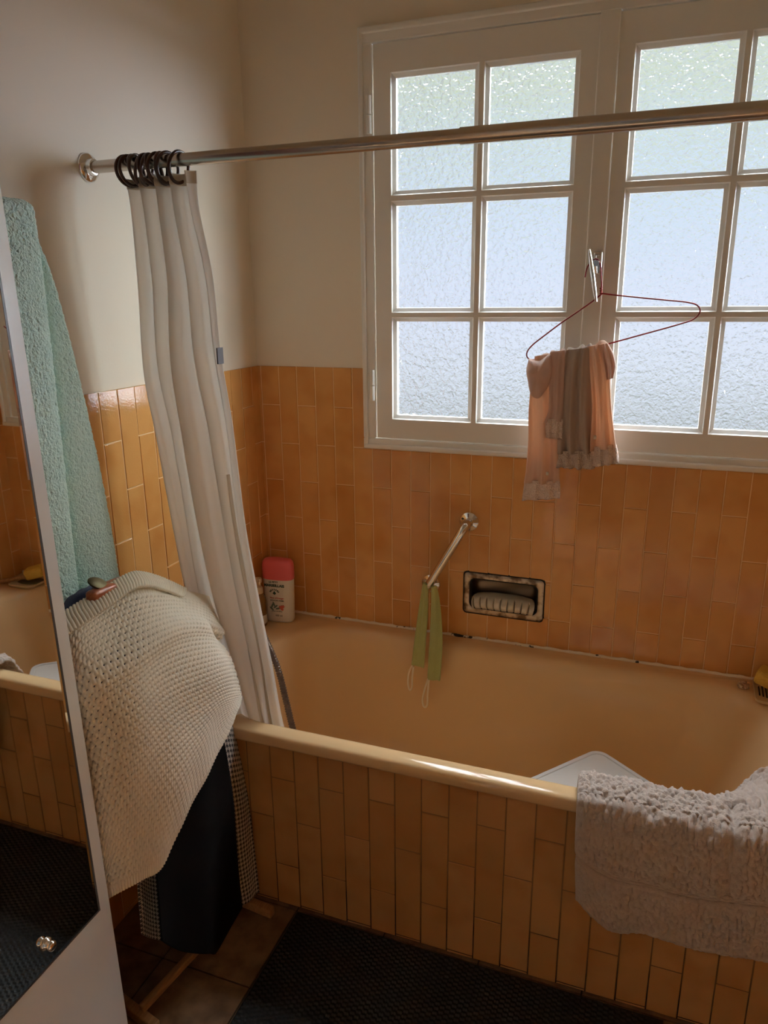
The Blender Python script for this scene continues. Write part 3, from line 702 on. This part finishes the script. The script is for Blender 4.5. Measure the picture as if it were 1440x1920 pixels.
mb.build('printed_flower', mat('coral_print', (.70, .16, .13), .6), bot, smooth=False)
mb = MB()
for (cx, cz, a_) in ((-.016, .060, 1.2), (-.010, .066, 1.9), (-.004, .058, .7), (.004, .052, .3), (-.018, .050, 2.4)):
    d_ = decal([(cx + .009 * math.cos(t) * math.cos(a_) - .003 * math.sin(t) * math.sin(a_), cz + .009 * math.cos(t) * math.sin(a_) + .003 * math.sin(t) * math.cos(a_)) for t in np.linspace(0, 2 * PI, 15)[:-1]], '', None); mb.add(d_.v, d_.f)
mb.build('printed_leaves', mat('grey_green_print', (.16, .24, .20), .6), bot, smooth=False)

pb = root('pump_bottle', (.040, -.140, RIM), 'slim amber pump bottle half behind the white curtain', 'bottle')
MP = Matrix.Translation((.040, -.142, RIM))
MB().lathe([(.019, 0), (.0225, .002), (.0235, .008), (.0235, .085), (.022, .098), (.014, .110), (.0125, .118)], 24, MP).build('body', mat('amber_plastic', (.50, .26, .08), .12, trans=.55), pb, angle=50)
MB().lathe([(.0145, .114), (.0150, .116), (.0150, .132), (.012, .135), (.006, .137), (.006, .150), (.013, .151), (.014, .158), (.012, .164)], 20, MP).build('pump', mat('cream_plastic', (.66, .52, .33), .4), pb, angle=50)
MB().tube([(.040, -.142, RIM + .158), (.052, -.158, RIM + .158), (.060, -.168, RIM + .152)], .005, 10).build('spout', mat('cream_plastic_spout', (.66, .52, .33), .4), pb)
MB().lathe([(.0238, .012), (.0240, .013), (.0240, .040), (.0238, .041)], 24, MP).build('label_band', mat('pale_label', (.72, .62, .48), .6), pb)

# ------------------------------------------------------------------ right-hand tub corner: dish, sponge, foil
ds = root('soap_dish', tuple(px(1440, 1296, 2, RIM)), 'cream soap dish with dark grooves on the right tub corner', 'soap dish')
c0 = np.array([1.568, -.090]); ang = -.04
def dring(hw, hh, r, z):
    return [(c0[0] + x * math.cos(ang) - y * math.sin(ang), c0[1] + x * math.sin(ang) + y * math.cos(ang), RIM + z) for x, y in rrect(-hw, hw, -hh, hh, r, 6, 4)]
MB().loft([dring(.048, .058, .014, .001), dring(.055, .065, .016, .006), dring(.057, .067, .017, .012), dring(.055, .065, .016, .0135), dring(.051, .061, .014, .009), dring(.047, .057, .012, .007)], True, True).build('dish_body', mat('cream_ceramic', (.66, .52, .30), .35), ds, angle=50)
mb = MB()
for k in range(11):
    t = (k - 5) * .0085; s_ = .020 + .016 * math.cos(t * 30)
    a = (t, -s_); b = (t, s_)
    def w2(q, z): return np.array([c0[0] + q[0] * math.cos(ang) - q[1] * math.sin(ang), c0[1] + q[0] * math.sin(ang) + q[1] * math.cos(ang), RIM + z])
    mb.tube([w2(a, .0072), w2(b, .0072)], .0018, 6)
mb.build('grooves', M_GRIME, ds)
sp = root('bath_brush', (1.555, -.085, RIM + .014), 'yellow sponge bath brush with wooden handle resting on the soap dish', 'bath brush')
M_SPO = mat('yellow_sponge', (.74, .47, .08), .9); bump(M_SPO, 180, .8, .003, kind='voronoi')
sb = MB().box(-.036, .036, -.024, .024, -.021, .021, .009).build('sponge_head', M_SPO, None)
sb.parent = sp; sb.location = (-.005, .002, .030); sb.rotation_euler = (.10, .25, -.35)
pts = [(1.574, -.105, RIM + .030), (1.592, -.112, RIM + .026), (1.63, -.128, RIM + .018), (1.672, -.146, RIM + .012)]
MB().tube(crs(np.array(pts), 20), [.010, .0115, .0115] + [.0085] * 14 + [.008, .007, .004], 12).build('handle', M_WOOD, sp)
fo = []
for k in range(1):
    import bmesh
    bm = bmesh.new(); bmesh.ops.create_icosphere(bm, subdivisions=3, radius=.012)
    for v_ in bm.verts:
        n_ = 1 + .38 * math.sin(v_.co.x * 700 + 1) * math.sin(v_.co.y * 640) + .25 * math.sin(v_.co.z * 900 + v_.co.x * 500); v_.co *= n_; v_.co.z *= .8
        v_.co.x *= 1.15
        v_.co.z = max(v_.co.z, -.0085)
    me = bpy.data.meshes.new('crumpled_wrapper'); bm.to_mesh(me); bm.free()
    o = bpy.data.objects.new('crumpled_wrapper', me); COL.objects.link(o); me.materials.append(mat('brown_foil', (.75, .52, .32), .25, metal=.6))
    q = px(1393, 1290, 2, RIM); o.location = (q[0], q[1], RIM + .0088)
    tag(o, 'small crumpled brown wrapper on the tub rim beside the soap dish', 'wrapper')

# ------------------------------------------------------------------ bath step in the tub
sz = RIM - .155
Ac = np.array([1.134, -.2635]); ex = np.array([.146, -.115]); ex /= np.linalg.norm(ex); ey = np.array([-ex[1], ex[0]]) * -1
stl = root('bath_step', (1.15, -.38, RIM - .39), 'white plastic bath step standing in the tub behind the bath mat', 'step stool')
cc = Ac + ex * .110 + ey * .155 - (ex + ey) * .012
def sring(hw, hh, r, z): return [(cc[0] + ex[0] * x + ey[0] * y, cc[1] + ex[1] * x + ey[1] * y, z) for x, y in rrect(-hw, hw, -hh, hh, r, 8, 5)]
M_STEP = mat('white_step_plastic', (.74, .74, .70), .4)
MB().loft([sring(.104, .148, .034, sz - .035), sring(.112, .157, .036, sz - .022), sring(.113, .158, .036, sz - .008), sring(.109, .154, .034, sz), sring(.098, .143, .026, sz + .001), sring(.0965, .1415, .0255, sz - .0015), sring(.093, .138, .024, sz - .0015), sring(.0915, .1365, .0235, sz + .001), sring(.06, .10, .02, sz + .0015)], True, True).build('tread', M_STEP, stl, angle=35)
for sx in (-1, 1):
    for sy in (-1, 1):
        q = cc + ex * sx * .088 + ey * sy * .128; q2 = cc + ex * sx * .096 + ey * sy * .138
        MB().tube([(q[0], q[1], sz - .02), (q2[0], q2[1], RIM - .37)], [.016, .013], 12).build('leg', M_STEP, stl)

# ------------------------------------------------------------------ bath mat over the rim
prof = [(-.612, RIM - .055), (-.630, RIM - .020), (-.645, RIM + .008), (-.672, RIM + .014), (-.700, RIM + .012), (-.722, RIM - .004), (-.727, RIM - .04), (-.722, RIM - .12), (-.716, RIM - .20), (-.712, RIM - .27), (-.712, RIM - .305)]
ctrl = []
for i, (y, z) in enumerate(prof):
    row = []
    for x in (1.108, 1.18, 1.26, 1.34, 1.42, 1.50, 1.58, 1.66):
        t = (x - 1.108) / .55; xx = x + .022 * (i / 10) * (1 - t); yy, zz = y, z
        if i <= 2: yy = y + (.012 if x < 1.4 else .012 + 1.3 * (x - 1.40) ** 1.0 * (1 if i < 2 else .6)); zz = z + (0 if x < 1.40 else min(.06, (x - 1.40) * .6) * (1 if i == 0 else .4 if i == 1 else 0))
        zb = float(np.interp(x, (1.108, 1.13, 1.19, 1.25, 1.34, 1.43, 1.51, 1.66), (.295, .258, .232, .250, .245, .250, .262, .255)))
        if i >= 6: zz = RIM - .04 + (zb - RIM + .04) * (i - 5) / 5
        row.append((xx, yy, zz))
    ctrl.append(row)
A = bicub(np.array(ctrl), 380, 360)
Vc = np.r_[0, np.cumsum(np.linalg.norm(np.diff(A[:, 10], axis=0), axis=1))][:, None] + 0 * A[:, :, 0]
def pile(U, V):
    V = Vc
    n = .009 * vnoise(U / .0062, V / .0078, 1) + .005 * vnoise(U / .0034, V / .0040, 5) + .007 * vnoise(U / .03, V / .03, 9)
    V0 = .285; U0 = .305
    b1 = np.exp(-((V - V0 - .012 * np.sin(U * 9)) / .012) ** 2); b2 = np.exp(-((U - U0) / .010) ** 2) * (V < V0 + .01) * (V > .09)
    ln = .0032 * np.sin((V - .012 * np.sin(U * 9)) * 2 * PI / .0075) * b1
    band = np.clip(b1 + b2, 0, 1)
    ed = np.minimum(np.minimum(U, U.max() - U), np.minimum(V, V.max() - V)); edge = np.clip(ed / .02, 0, 1) ** .5
    return -((n * (1 - .8 * band) + .006 * (1 - band)) * (.35 + .65 * edge) + ln)
nn = normals(A); sgn = -1 if nn[200, 100, 1] > 0 else 1
bmat = sheet('bath_mat', A, M_MAT, None, .004, lambda U, V: -sgn * pile(U, V))
tag(bmat, 'taupe shaggy bath mat draped over the tub rim', 'bath mat')

# ------------------------------------------------------------------ floor mat
fm = MB(); nx_, ny_ = 400, 330
xs = np.linspace(.425, 1.335, nx_); ys = np.linspace(-.690, -1.48, ny_)
XX, YY = np.meshgrid(xs, ys)
ZZ = .006 + .0022 * np.sin(XX * 2 * PI / .0125) * np.sin(YY * 2 * PI / .0125 + PI * np.floor(XX / .0125))
ed = np.minimum(np.minimum(XX - .425, 1.335 - XX), np.minimum(-.690 - YY, YY + 1.48)); ZZ *= np.clip(ed / .006 + .25, 0, 1)
fmo = fm.grid(np.stack([XX + .02 * (YY + .69) * -1 * 0, YY, ZZ], -1)).build('floor_mat', M_RUBBER)
tag(fmo, 'black dimpled floor mat lying in front of the bathtub', 'floor mat')

# ------------------------------------------------------------------ mirrored cupboard
cb = root('mirror_cupboard', (.14, -1.62, 0), 'tall white cupboard with a mirror on its door at the left edge', 'cupboard')
MB().box(.002, .272, -2.10, -1.197, .0, 2.05, .002).box(.20, .270, -1.20, -1.166, .0, .40, .002).build('carcass', mat('mahogany_side', (.16, .028, .012), .35), cb, angle=40)
tl = math.atan2(.026, 1.6)
def lean(o):
    o.rotation_euler = (tl, 0, 0)
    # turn about the door's upper edge height
    pivot = Vector((0, -1.2037, 1.36)); Rm = Matrix.Rotation(tl, 4, 'X')
    o.matrix_basis = Matrix.Translation(-Vector(cb.location)) @ Matrix.Translation(pivot) @ Rm @ Matrix.Translation(-pivot)
    return o
dr = lean(MB().box(.2735, .2920, -2.06, -1.2037, .015, 2.04, .0025).build('door', M_LAM, cb, angle=40))
mi = MB(); y1, y0, z0, z1 = -1.2365, -1.99, .452, 1.93; bv = .006
mi.add([(.2922, y0, z0), (.2922, y1, z0), (.2922, y1, z1), (.2922, y0, z1), (.2950, y0 + .001, z0 + .001), (.2950, y1 - .001, z0 + .001), (.2950, y1 - .001, z1 - .001), (.2950, y0 + .001, z1 - .001),
        (.2958, y0 + bv, z0 + bv), (.2958, y1 - bv, z0 + bv), (.2958, y1 - bv, z1 - bv), (.2958, y0 + bv, z1 - bv)],
       [(8, 9, 10, 11)] + [(a, (a + 1) % 4, 4 + (a + 1) % 4, 4 + a) for a in range(4)] + [(4 + a, 4 + (a + 1) % 4, 8 + (a + 1) % 4, 8 + a) for a in range(4)])
eg = MB()
for (a, b, c, d) in ((y0 - .004, y1 + .0045, z0 - .0045, z0 - .0002), (y0 - .004, y1 + .0045, z1 + .0002, z1 + .0045), (y1 + .0002, y1 + .0045, z0, z1)): eg.box(.2921, .2945, a, b, c, d)
ego = eg.build('mirror_edging', mat('grey_edging', (.10, .10, .105), .4), dr, smooth=False); ego.location = (0, 0, 0)
mo = mi.build('mirror', M_MIRROR, dr, smooth=False); mo.location = (0, 0, 0)
q = px(75, 1780, 0, .2958)
ms = MB().lathe([(.0115, 0), (.0115, .002), (.0085, .004), (.0075, .008), (.0095, .011), (.0085, .015), (.004, .0175)], 20, Matrix.Translation((.2958, q[1], q[2])) @ Matrix.Rotation(PI / 2, 4, 'Y')).build('mirror_screw', M_CHROME, dr); ms.location = (0, 0, 0)

# ------------------------------------------------------------------ teal towel on a wall hook
hk = root('wall_hook', (.0, -.955, 1.72), 'small wall hook under the top of the teal towel', 'hook')
tw = root('bath_towel', (.05, -.93, 1.73), 'teal terry bath towel hanging behind the mirrored cupboard', 'towel')
bpy.data.objects.remove(hk)
rowsT = [(-1.00, -.912, 1.738), (-1.03, -.900, 1.68), (-1.08, -.872, 1.56), (-1.12, -.836, 1.35), (-1.16, -.794, 1.10), (-1.17, -.778, .93), (-1.17, -.774, .80)]
nu, nv = 200, 420
T_ = crs(np.array(rowsT), nv); u = np.linspace(0, 1, nu)[None]; v = np.linspace(0, 1, nv)[:, None]
Yg = T_[:, 0][:, None] * (1 - u) + T_[:, 1][:, None] * u; Zg = T_[:, 2][:, None] + 0 * u
fy_ = -.932 - .012 * v + .006 * np.sin(6 * v)
left = 1 / (1 + np.exp((Yg - fy_) / .0030))
Xg = .034 + .030 * left + .020 * np.exp(-((Yg - fy_ - .006) / .022) ** 2) * (1 - left) * 0 - .020 * np.exp(-((Yg - fy_ - .012) / .012) ** 2) + .016 * np.sin(np.clip((Yg - fy_) / .16, 0, 1) * PI) + .010 * v
Xg = Xg + .006 * np.sin((Yg + 1.2) * 30 + 2 * v) * left - .020 * np.clip((u - .93) / .07, 0, 1) ** 2
Xg = Xg - .02 * np.clip((.06 - v) / .06, 0, 1) ** 2 + .010 + .0030 * vnoise(Yg / .0042 + 50, Zg / .0048, 4) + .0022 * vnoise(Yg / .0024 + 50, Zg / .0026, 6)
Zg = Zg - .014 * np.clip((u - .6) / .4, 0, 1) ** 2 * np.clip(1 - v * 6, 0, 1)
o = sheet('towel_cloth', np.stack([Xg, Yg, Zg], -1), M_TEAL, tw, .007)
MB().tube([(.002, -.965, 1.70), (.025, -.965, 1.70), (.030, -.965, 1.715)], .005, 8).build('hanging_peg', M_CHROME, tw)

# ------------------------------------------------------------------ wooden valet stand
va = root('valet_stand', (.18, -.89, 0), 'wooden clothes valet on the floor under the draped clothes', 'valet stand')
def beam(name, a, b, w, h, m, parent, ch=.004):
    a = Vector(a); b = Vector(b); d = b - a; mb = MB().box(-w / 2, w / 2, 0, d.length, -h / 2, h / 2, ch)
    M_ = Matrix.Translation(a) @ d.to_track_quat('Y', 'Z').to_matrix().to_4x4()
    mb.v = [tuple((M_ @ Vector(q))[:]) for q in mb.v]
    return mb.build(name, m, parent, angle=40)
beam('foot', (.03, -.690 + .0, .014), (.372, -.726, .014), .022, .026, M_WOOD, va)
beam('foot', (.02, -1.035, .014), (.285, -1.098, .014), .022, .026, M_WOOD, va)
beam('stretcher', (.288, -.735, .034), (.236, -1.085, .034), .018, .018, M_WOOD, va)
beam('upright', (.12, -.735, .02), (.165, -.760, .90), .020, .026, M_WOOD, va)
beam('upright', (.11, -1.06, .02), (.165, -1.05, .90), .020, .026, M_WOOD, va)
beam('crossbar', (.165, -1.07, .885), (.165, -.745, .885), .018, .030, M_WOOD, va)
hp_ = crs(np.array([(.19, -1.165, .905), (.19, -1.09, .955), (.185, -1.02, .985), (.18, -.93, .985), (.18, -.85, .955), (.185, -.75, .885)]), 40)
MB().tube(hp_, [.017 + .006 * math.sin(PI * t) for t in np.linspace(0, 1, 40)], 14, sy=.8).build('coat_hanger', M_REDWOOD, va)
a = px(168, 1126, 0, .21); b = px(213, 1106, 0, .21)
beam('hanger_block', a, b, .026, .034, M_REDWOOD, va, .008)
k_ = px(183, 1094, 0, .20)
ob = MB().lathe([(.004, -.03), (.004, -.008), (.012, -.006), (.0185, -.002), (.0195, .001), (.017, .004), (.008, .006)], 24).build('knob', M_BRASS, va, angle=50)
ob.matrix_basis = Matrix.Translation(Vector(k_) - Vector(va.location)) @ Matrix.Rotation(-.35, 4, 'X') @ Matrix.Rotation(.55, 4, 'Y') @ Matrix.Diagonal((.9, 1.25, 1, 1))

def pc(x, y, X_, lim=-1.178):
    q = px(x, y, 0, X_)
    while (q[1] < lim or (X_ > .29 and q[1] < lim + (X_ - .29) * 1.25)) and X_ > .05: X_ -= .004; q = px(x, y, 0, X_)
    return q
# navy towelling garment over the hanger
def sheet_px(name, rows, m, parent, nu, nv, thick, disp=None):
    ctrl = np.array([[pc(x, y, X_) for x, y, X_ in r] for r in rows]); return sheet(name, bicub(ctrl, nu, nv), m, parent, thick, disp)
nav = sheet_px('bathrobe', [[(80, 1180, .13), (128, 1128, .135), (160, 1106, .14), (190, 1096, .14), (222, 1092, .13), (250, 1098, .12)],
                            [(85, 1200, .165), (130, 1140, .17), (165, 1115, .175), (195, 1104, .172), (225, 1102, .165), (262, 1115, .15)],
                            [(85, 1230, .19), (135, 1170, .195), (175, 1145, .195), (210, 1130, .192), (245, 1125, .185), (285, 1140, .17)],
                            [(95, 1300, .215), (150, 1245, .22), (200, 1215, .22), (245, 1195, .215), (285, 1190, .205), (320, 1200, .19)],
                            [(130, 1450, .235), (185, 1410, .24), (240, 1380, .24), (290, 1350, .235), (330, 1330, .225), (365, 1330, .21)]], M_NAVY, None, 60, 60, .006,
               lambda U, V: .004 * vnoise(U / .02, V / .02, 2))
tag(nav, 'navy blue towelling garment peeking out under the cream cardigan', 'bathrobe')

# houndstooth skirt and black trousers under the cardigan
def hang(name, rows, m, nu, nv, thick, waves, amp, ph):
    ctrl = np.array([[pc(x, y, X_, -1.16) for x, y, X_ in r] for r in rows]); A = bicub(ctrl, nu, nv)
    u = np.linspace(0, 1, nu)[None]; v = np.linspace(0, 1, nv)[:, None]
    A[:, :, 0] += amp * np.sin(2 * PI * waves * u + ph + 1.1 * v) * (.3 + .7 * v)
    return sheet(name, A, m, None, thick)
sk = hang('houndstooth_skirt', [[(215, 1330, .275), (270, 1290, .28), (330, 1270, .26), (380, 1260, .23), (402, 1260, .20)],
                               [(235, 1450, .285), (290, 1430, .29), (345, 1390, .28), (405, 1350, .27), (436, 1350, .275)],
                               [(245, 1560, .285), (300, 1560, .292), (360, 1520, .292), (430, 1490, .292), (466, 1480, .300)],
                               [(252, 1660, .285), (310, 1680, .292), (375, 1650, .292), (440, 1610, .292), (482, 1590, .315)],
                               [(258, 1750, .285), (318, 1765, .292), (390, 1735, .292), (452, 1694, .300), (492, 1674, .325)]], M_HOUND, 120, 140, .002, 2.6, .010, .4)
tag(sk, 'houndstooth check skirt hanging behind the black trousers', 'skirt')
bt = hang('black_trousers', [[(265, 1330, .318), (310, 1310, .29), (340, 1300, .27), (370, 1290, .25), (392, 1285, .23)],
                            [(275, 1450, .322), (315, 1420, .315), (350, 1400, .315), (385, 1385, .310), (415, 1370, .300)],
                            [(283, 1560, .322), (325, 1550, .330), (365, 1520, .330), (405, 1500, .330), (434, 1490, .325)],
                            [(290, 1660, .325), (335, 1670, .332), (375, 1650, .332), (412, 1640, .332), (442, 1610, .332)],
                            [(298, 1762, .325), (345, 1785, .332), (385, 1786, .332), (415, 1782, .332), (449, 1700, .332)]], M_BLACKC, 80, 100, .003, 1.8, .009, 1.2)
tag(bt, 'black trousers hanging below the hem of the cream cardigan', 'trousers')

# cream cardigan
rowsC = [[(95, 1180, .195), (140, 1148, .20), (190, 1118, .205), (246, 1084, .205), (300, 1090, .205), (345, 1108, .20), (386, 1119, .195)],
         [(100, 1238, .245), (150, 1202, .25), (205, 1168, .25), (257, 1140, .25), (312, 1135, .245), (362, 1140, .24), (404, 1160, .225)],
         [(112, 1320, .300), (166, 1284, .305), (222, 1250, .305), (277, 1216, .302), (332, 1194, .30), (378, 1190, .285), (412, 1204, .262)],
         [(132, 1410, .330), (182, 1370, .335), (237, 1332, .335), (292, 1296, .333), (347, 1266, .33), (398, 1246, .325), (436, 1244, .300)],
         [(152, 1500, .345), (202, 1460, .35), (257, 1420, .35), (312, 1380, .348), (362, 1340, .345), (412, 1306, .34), (449, 1300, .318)],
         [(172, 1600, .350), (216, 1560, .356), (266, 1520, .356), (316, 1470, .355), (362, 1410, .352), (408, 1352, .346), (447, 1322, .330)],
         [(188, 1700, .350), (226, 1670, .358), (264, 1645, .358), (300, 1620, .357), (350, 1525, .355), (393, 1445, .350), (440, 1340, .338)]]
card = root('knit_cardigan', (.3, -.95, .75), 'cream chunky knit cardigan draped over the wooden valet', 'cardigan')
ctrl = np.array([[pc(x, y, X_, -1.172) for x, y, X_ in r] for r in rowsC])
A = bicub(ctrl, 440, 620)
du_ = np.linalg.norm(np.diff(A, axis=1), axis=2); dv_ = np.linalg.norm(np.diff(A, axis=0), axis=2)
U = np.concatenate([np.zeros((A.shape[0], 1)), np.cumsum(du_, 1)], 1); V = np.concatenate([np.zeros((1, A.shape[1])), np.cumsum(dv_, 0)], 0)
mid_ = U[:, 220:221]; U = U - mid_
Vend = V[-1:, :]
UL, VL = arc(A); Vend = VL.max()
A[:, :, 0] += .010 * (vnoise(U / .09, V / .11, 6) - .5) + .006 * np.sin(U * 26 + V * 14)
su, sv = .0128, .0108
def cell(U, V):
    r = np.floor(V / sv); ph_ = U / su + .5 * (r % 2)
    cu = np.abs((ph_ % 1) - .5) * 2; cv = np.abs(((V / sv) % 1) - .5) * 2
    return np.sqrt(cu ** 2 + cv ** 2), ph_
def knit(U, V):
    d, ph_ = cell(U, V)
    return .0066 * np.clip(d / .85, 0, 1) ** .9 + .0012 * np.sin(ph_ * 4 * PI) * np.clip(d - .4, 0, 1) - .0016 * np.clip(d - 1.0, 0, 1)
edge_top, edge_hem = .040, .022
def kdisp(U, V):
    U, V = UL, VL
    k = knit(U, V); Vm = Vend
    rib = .0026 * (.5 + .5 * np.sin(U * 2 * PI / .0075))
    topb = V < edge_top; hem = V > Vm - edge_hem
    return np.where(topb | hem, rib + .002, k)
nn = normals(A); sg = 1 if nn[260, 210, 0] > 0 else -1
# crease under the turned shoulder at the right edge
uu = np.linspace(0, 1, A.shape[1])[None]; vv_ = np.linspace(0, 1, A.shape[0])[:, None]
A[:, :, 0] -= .020 * np.exp(-((uu - .93) / .07) ** 2 - ((vv_ - .30 - .5 * (uu - .93)) / .035) ** 2)
A[:, :, 0] += .012 * np.exp(-((vv_ - .36 + .10 * uu) / .05) ** 2) * np.clip(uu * 3, 0, 1)
body = sheet('knit_body', A, M_KNIT, card, .0022, lambda U, V: sg * kdisp(U, V))
d_, _q = cell(UL, VL); hole = (d_ < .40) & (VL > edge_top) & (VL < Vend - edge_hem)
hole = (hole[:-1, :-1] & hole[1:, 1:]).ravel()
import bmesh
bm = bmesh.new(); bm.from_mesh(body.data); bm.faces.ensure_lookup_table()
bmesh.ops.delete(bm, geom=[bm.faces[i] for i in np.nonzero(hole)[0]], context='FACES'); bm.to_mesh(body.data); bm.free()
# turned-over ribbed collar edge along the top
ctr2 = np.array([[pc(x, y, X_, -1.172) for x, y, X_ in r] for r in
    [[(100, 1168, .185), (150, 1136, .19), (200, 1106, .195), (240, 1082, .195), (262, 1078, .195), (300, 1088, .19), (345, 1108, .185)],
     [(104, 1185, .215), (155, 1152, .22), (205, 1118, .222), (246, 1096, .222), (272, 1093, .22), (305, 1102, .215), (342, 1118, .208)],
     [(112, 1205, .238), (164, 1170, .242), (212, 1136, .243), (250, 1110, .242), (275, 1104, .24), (306, 1111, .233), (337, 1123, .222)]]])
A2 = bicub(ctr2, 320, 40)
n2 = normals(A2); s2 = 1 if n2[20, 160, 0] > 0 else -1
A2 = A2 + n2 * s2 * .006
sheet('ribbed_collar', A2, M_RIB, card, .004, lambda U, V: s2 * .0028 * np.clip(np.sin(U * 2 * PI / .0085) + .3, -.4, 1))

# ------------------------------------------------------------------ red hanger and underwear on the window handle
HY = -.050
hg = root('coat_hanger', tuple(px(1127, 500, 1, HY)), 'thin red wire coat hanger hooked on the window handle', 'coat hanger')
wire = [(1127, 550), (1150, 553), (1220, 560), (1285, 566), (1306, 570), (1314, 578), (1313, 588), (1300, 600), (1260, 612), (1140, 645), (1060, 665), (1003, 675), (990, 674), (986, 668), (988, 658), (1000, 645), (1050, 607), (1100, 573), (1118, 560), (1127, 552)]
wp = np.array([px(a, b, 1, HY) for a, b in wire])
def chain(pts, n):
    pts = np.array(pts); d = np.r_[0, np.cumsum(np.linalg.norm(np.diff(pts, axis=0), axis=1))]; t = np.linspace(0, d[-1], n)
    return np.stack([np.interp(t, d, pts[:, i]) for i in range(3)], -1)
def smoothen(p, k=2):
    for _ in range(k): p = np.r_[p[:1], .25 * p[:-2] + .5 * p[1:-1] + .25 * p[2:], p[-1:]]
    return p
MB().tube(smoothen(chain(wp, 160), 3), .0019, 8).build('wire_frame', M_RED, hg)
hook = [(1127, 553), (1128, 535), (1127, 515), (1126, 497), (1122, 488), (1115, 486), (1106, 493), (1100, 505), (1097, 520)]
MB().tube(crs(np.array([px(a, b, 1, HY) for a, b in hook]), 40), .0018, 8).build('hook', M_RED, hg)
tp = [px(1127, 552 - i * 1.1, 1, HY) + np.array([.0026 * math.cos(i * 1.6), .0026 * math.sin(i * 1.6), 0]) for i in range(14)]
MB().tube(tp, .0017, 7).build('twisted_neck', M_RED, hg)

def garment(name, loc, label, cat):
    return root(name, tuple(px(*loc, 1, HY)), label, cat, None)
g1 = garment('knickers', (1020, 670), 'peach long-legged knickers with lace hem, leftmost and lowest on the red hanger', 'underwear')
drape('long_leg', [(1003, 668, 1040, 662), (996, 720, 1040, 715), (992, 770, 1044, 765), (991, 830, 1047, 825), (987, 880, 1049, 876), (983, 905, 1050, 905)], 1, HY - .012, M_PEACH, g1, .024, 2.0, .009, phase=.5)
drape('lace_hem', [(984, 900, 1050, 901), (982, 915, 1051, 915), (979, 938, 1050, 934)], 1, HY - .013, M_LACE, g1, .016, 3.0, .005, nv=16, phase=.9, flare=.004)
drape('short_leg', [(1032, 660, 1060, 656), (1030, 720, 1058, 718), (1028, 770, 1056, 768), (1019, 792, 1056, 790)], 1, HY - .022, M_ROSE, g1, .014, 1.5, .004, phase=2)
drape('short_leg_hem', [(1021, 785, 1056, 785), (1018, 800, 1056, 800), (1016, 819, 1055, 824)], 1, HY - .023, M_LACE, g1, .015, 3, .004, nv=14, phase=1, flare=.004)
# gathered waist rolled over the bar
ctrl = np.array([px(a, b, 1, HY - .020) for a, b in ((992, 672), (1012, 676), (1032, 664), (1036, 690), (1030, 720), (1012, 746), (998, 742), (990, 715), (988, 690))])
mb = MB(); ring = []
cen = ctrl.mean(0)
cl = np.r_[ctrl, ctrl[:1]]; loop = crs(cl, 60)[:-1]
RINGS = []
for s, d in ((1.0, 0), (.98, -.010), (.85, -.018), (.6, -.024), (.25, -.026)):
    q = cen + (loop - cen) * s; q = q.copy(); q[:, 1] += d - .004 * np.sin(np.linspace(0, 2 * PI * 6, 59)) * s * (d < 0); RINGS.append(q)
bk = [cen + (loop - cen) * s + np.array([0, d, 0]) for s, d in ((.25, .018), (.7, .016), (.95, .008))]
mb.loft([list(map(tuple, q)) for q in bk + RINGS], True, True); mb.build('gathered_waist', M_ROSE, g1)
q = px(1023, 888, 1, HY - .024); MB().box(q[0] - .008, q[0] + .008, q[1] - .0005, q[1] + .001, q[2] - .004, q[2] + .005).build('white_tag', M_WHITE, g1)

def top_roll(a, b, y, r_, m, g):
    p = px(*a, 1, y); q = px(*b, 1, y); t = np.linspace(0, 1, 22)
    MB().tube([p + (q - p) * k for k in t], [r_ * (.75 + .25 * math.sin(9 * k + a[0])) * min(1, .3 + 6 * min(k, 1 - k)) for k in t], 12).build('folded_top', m, g)
top_roll((1002, 676), (1042, 666), HY - .006, .012, M_PEACH, g1); top_roll((1030, 668), (1062, 661), HY - .010, .014, M_ROSE, g1)
g2 = garment('knickers', (1080, 655), 'taupe silky long-legged knickers in the middle of the red hanger', 'underwear')
drape('leg_panel', [(1062, 656, 1112, 650), (1052, 710, 1112, 706), (1048, 770, 1112, 766), (1046, 820, 1113, 818), (1045, 850, 1115, 848)], 1, HY - .014, M_TAUPE, g2, .030, 2.6, .011, phase=1.1)
drape('lace_hem', [(1046, 845, 1115, 844), (1044, 858, 1116, 858), (1043, 876, 1115, 879)], 1, HY - .015, M_LACET, g2, .022, 3.5, .007, nv=16, phase=1.5, flare=.005)
top_roll((1062, 662), (1100, 654), HY - .004, .014, M_TAUPE, g2); top_roll((1088, 656), (1113, 651), HY - .010, .012, M_TAUPE, g2)
g3 = garment('knickers', (1125, 648), 'peach long-legged knickers with frilled hem, rightmost on the red hanger', 'underwear')
drape('leg_panel', [(1100, 650, 1138, 643), (1106, 700, 1144, 695), (1110, 760, 1147, 755), (1108, 810, 1152, 805), (1106, 845, 1156, 838)], 1, HY - .016, M_PEACH, g3, .028, 2.0, .010, phase=2.4)
drape('frilled_hem', [(1108, 838, 1156, 832), (1107, 852, 1159, 848), (1105, 876, 1161, 868)], 1, HY - .017, M_LACE, g3, .020, 3.2, .005, nv=16, phase=.3, flare=.005)
drape('bunched_waist', [(1130, 645, 1140, 643), (1130, 665, 1150, 662), (1134, 690, 1155, 685), (1138, 712, 1151, 708)], 1, HY - .022, M_ROSE, g3, .026, 2, .005, phase=3)
q = px(1114, 820, 1, HY - .026); MB().box(q[0] - .006, q[0] + .006, q[1] - .0005, q[1] + .001, q[2] - .005, q[2] + .005).build('white_tag', M_WHITE, g3)
top_roll((1101, 655), (1141, 646), HY - .006, .015, M_PEACH, g3)
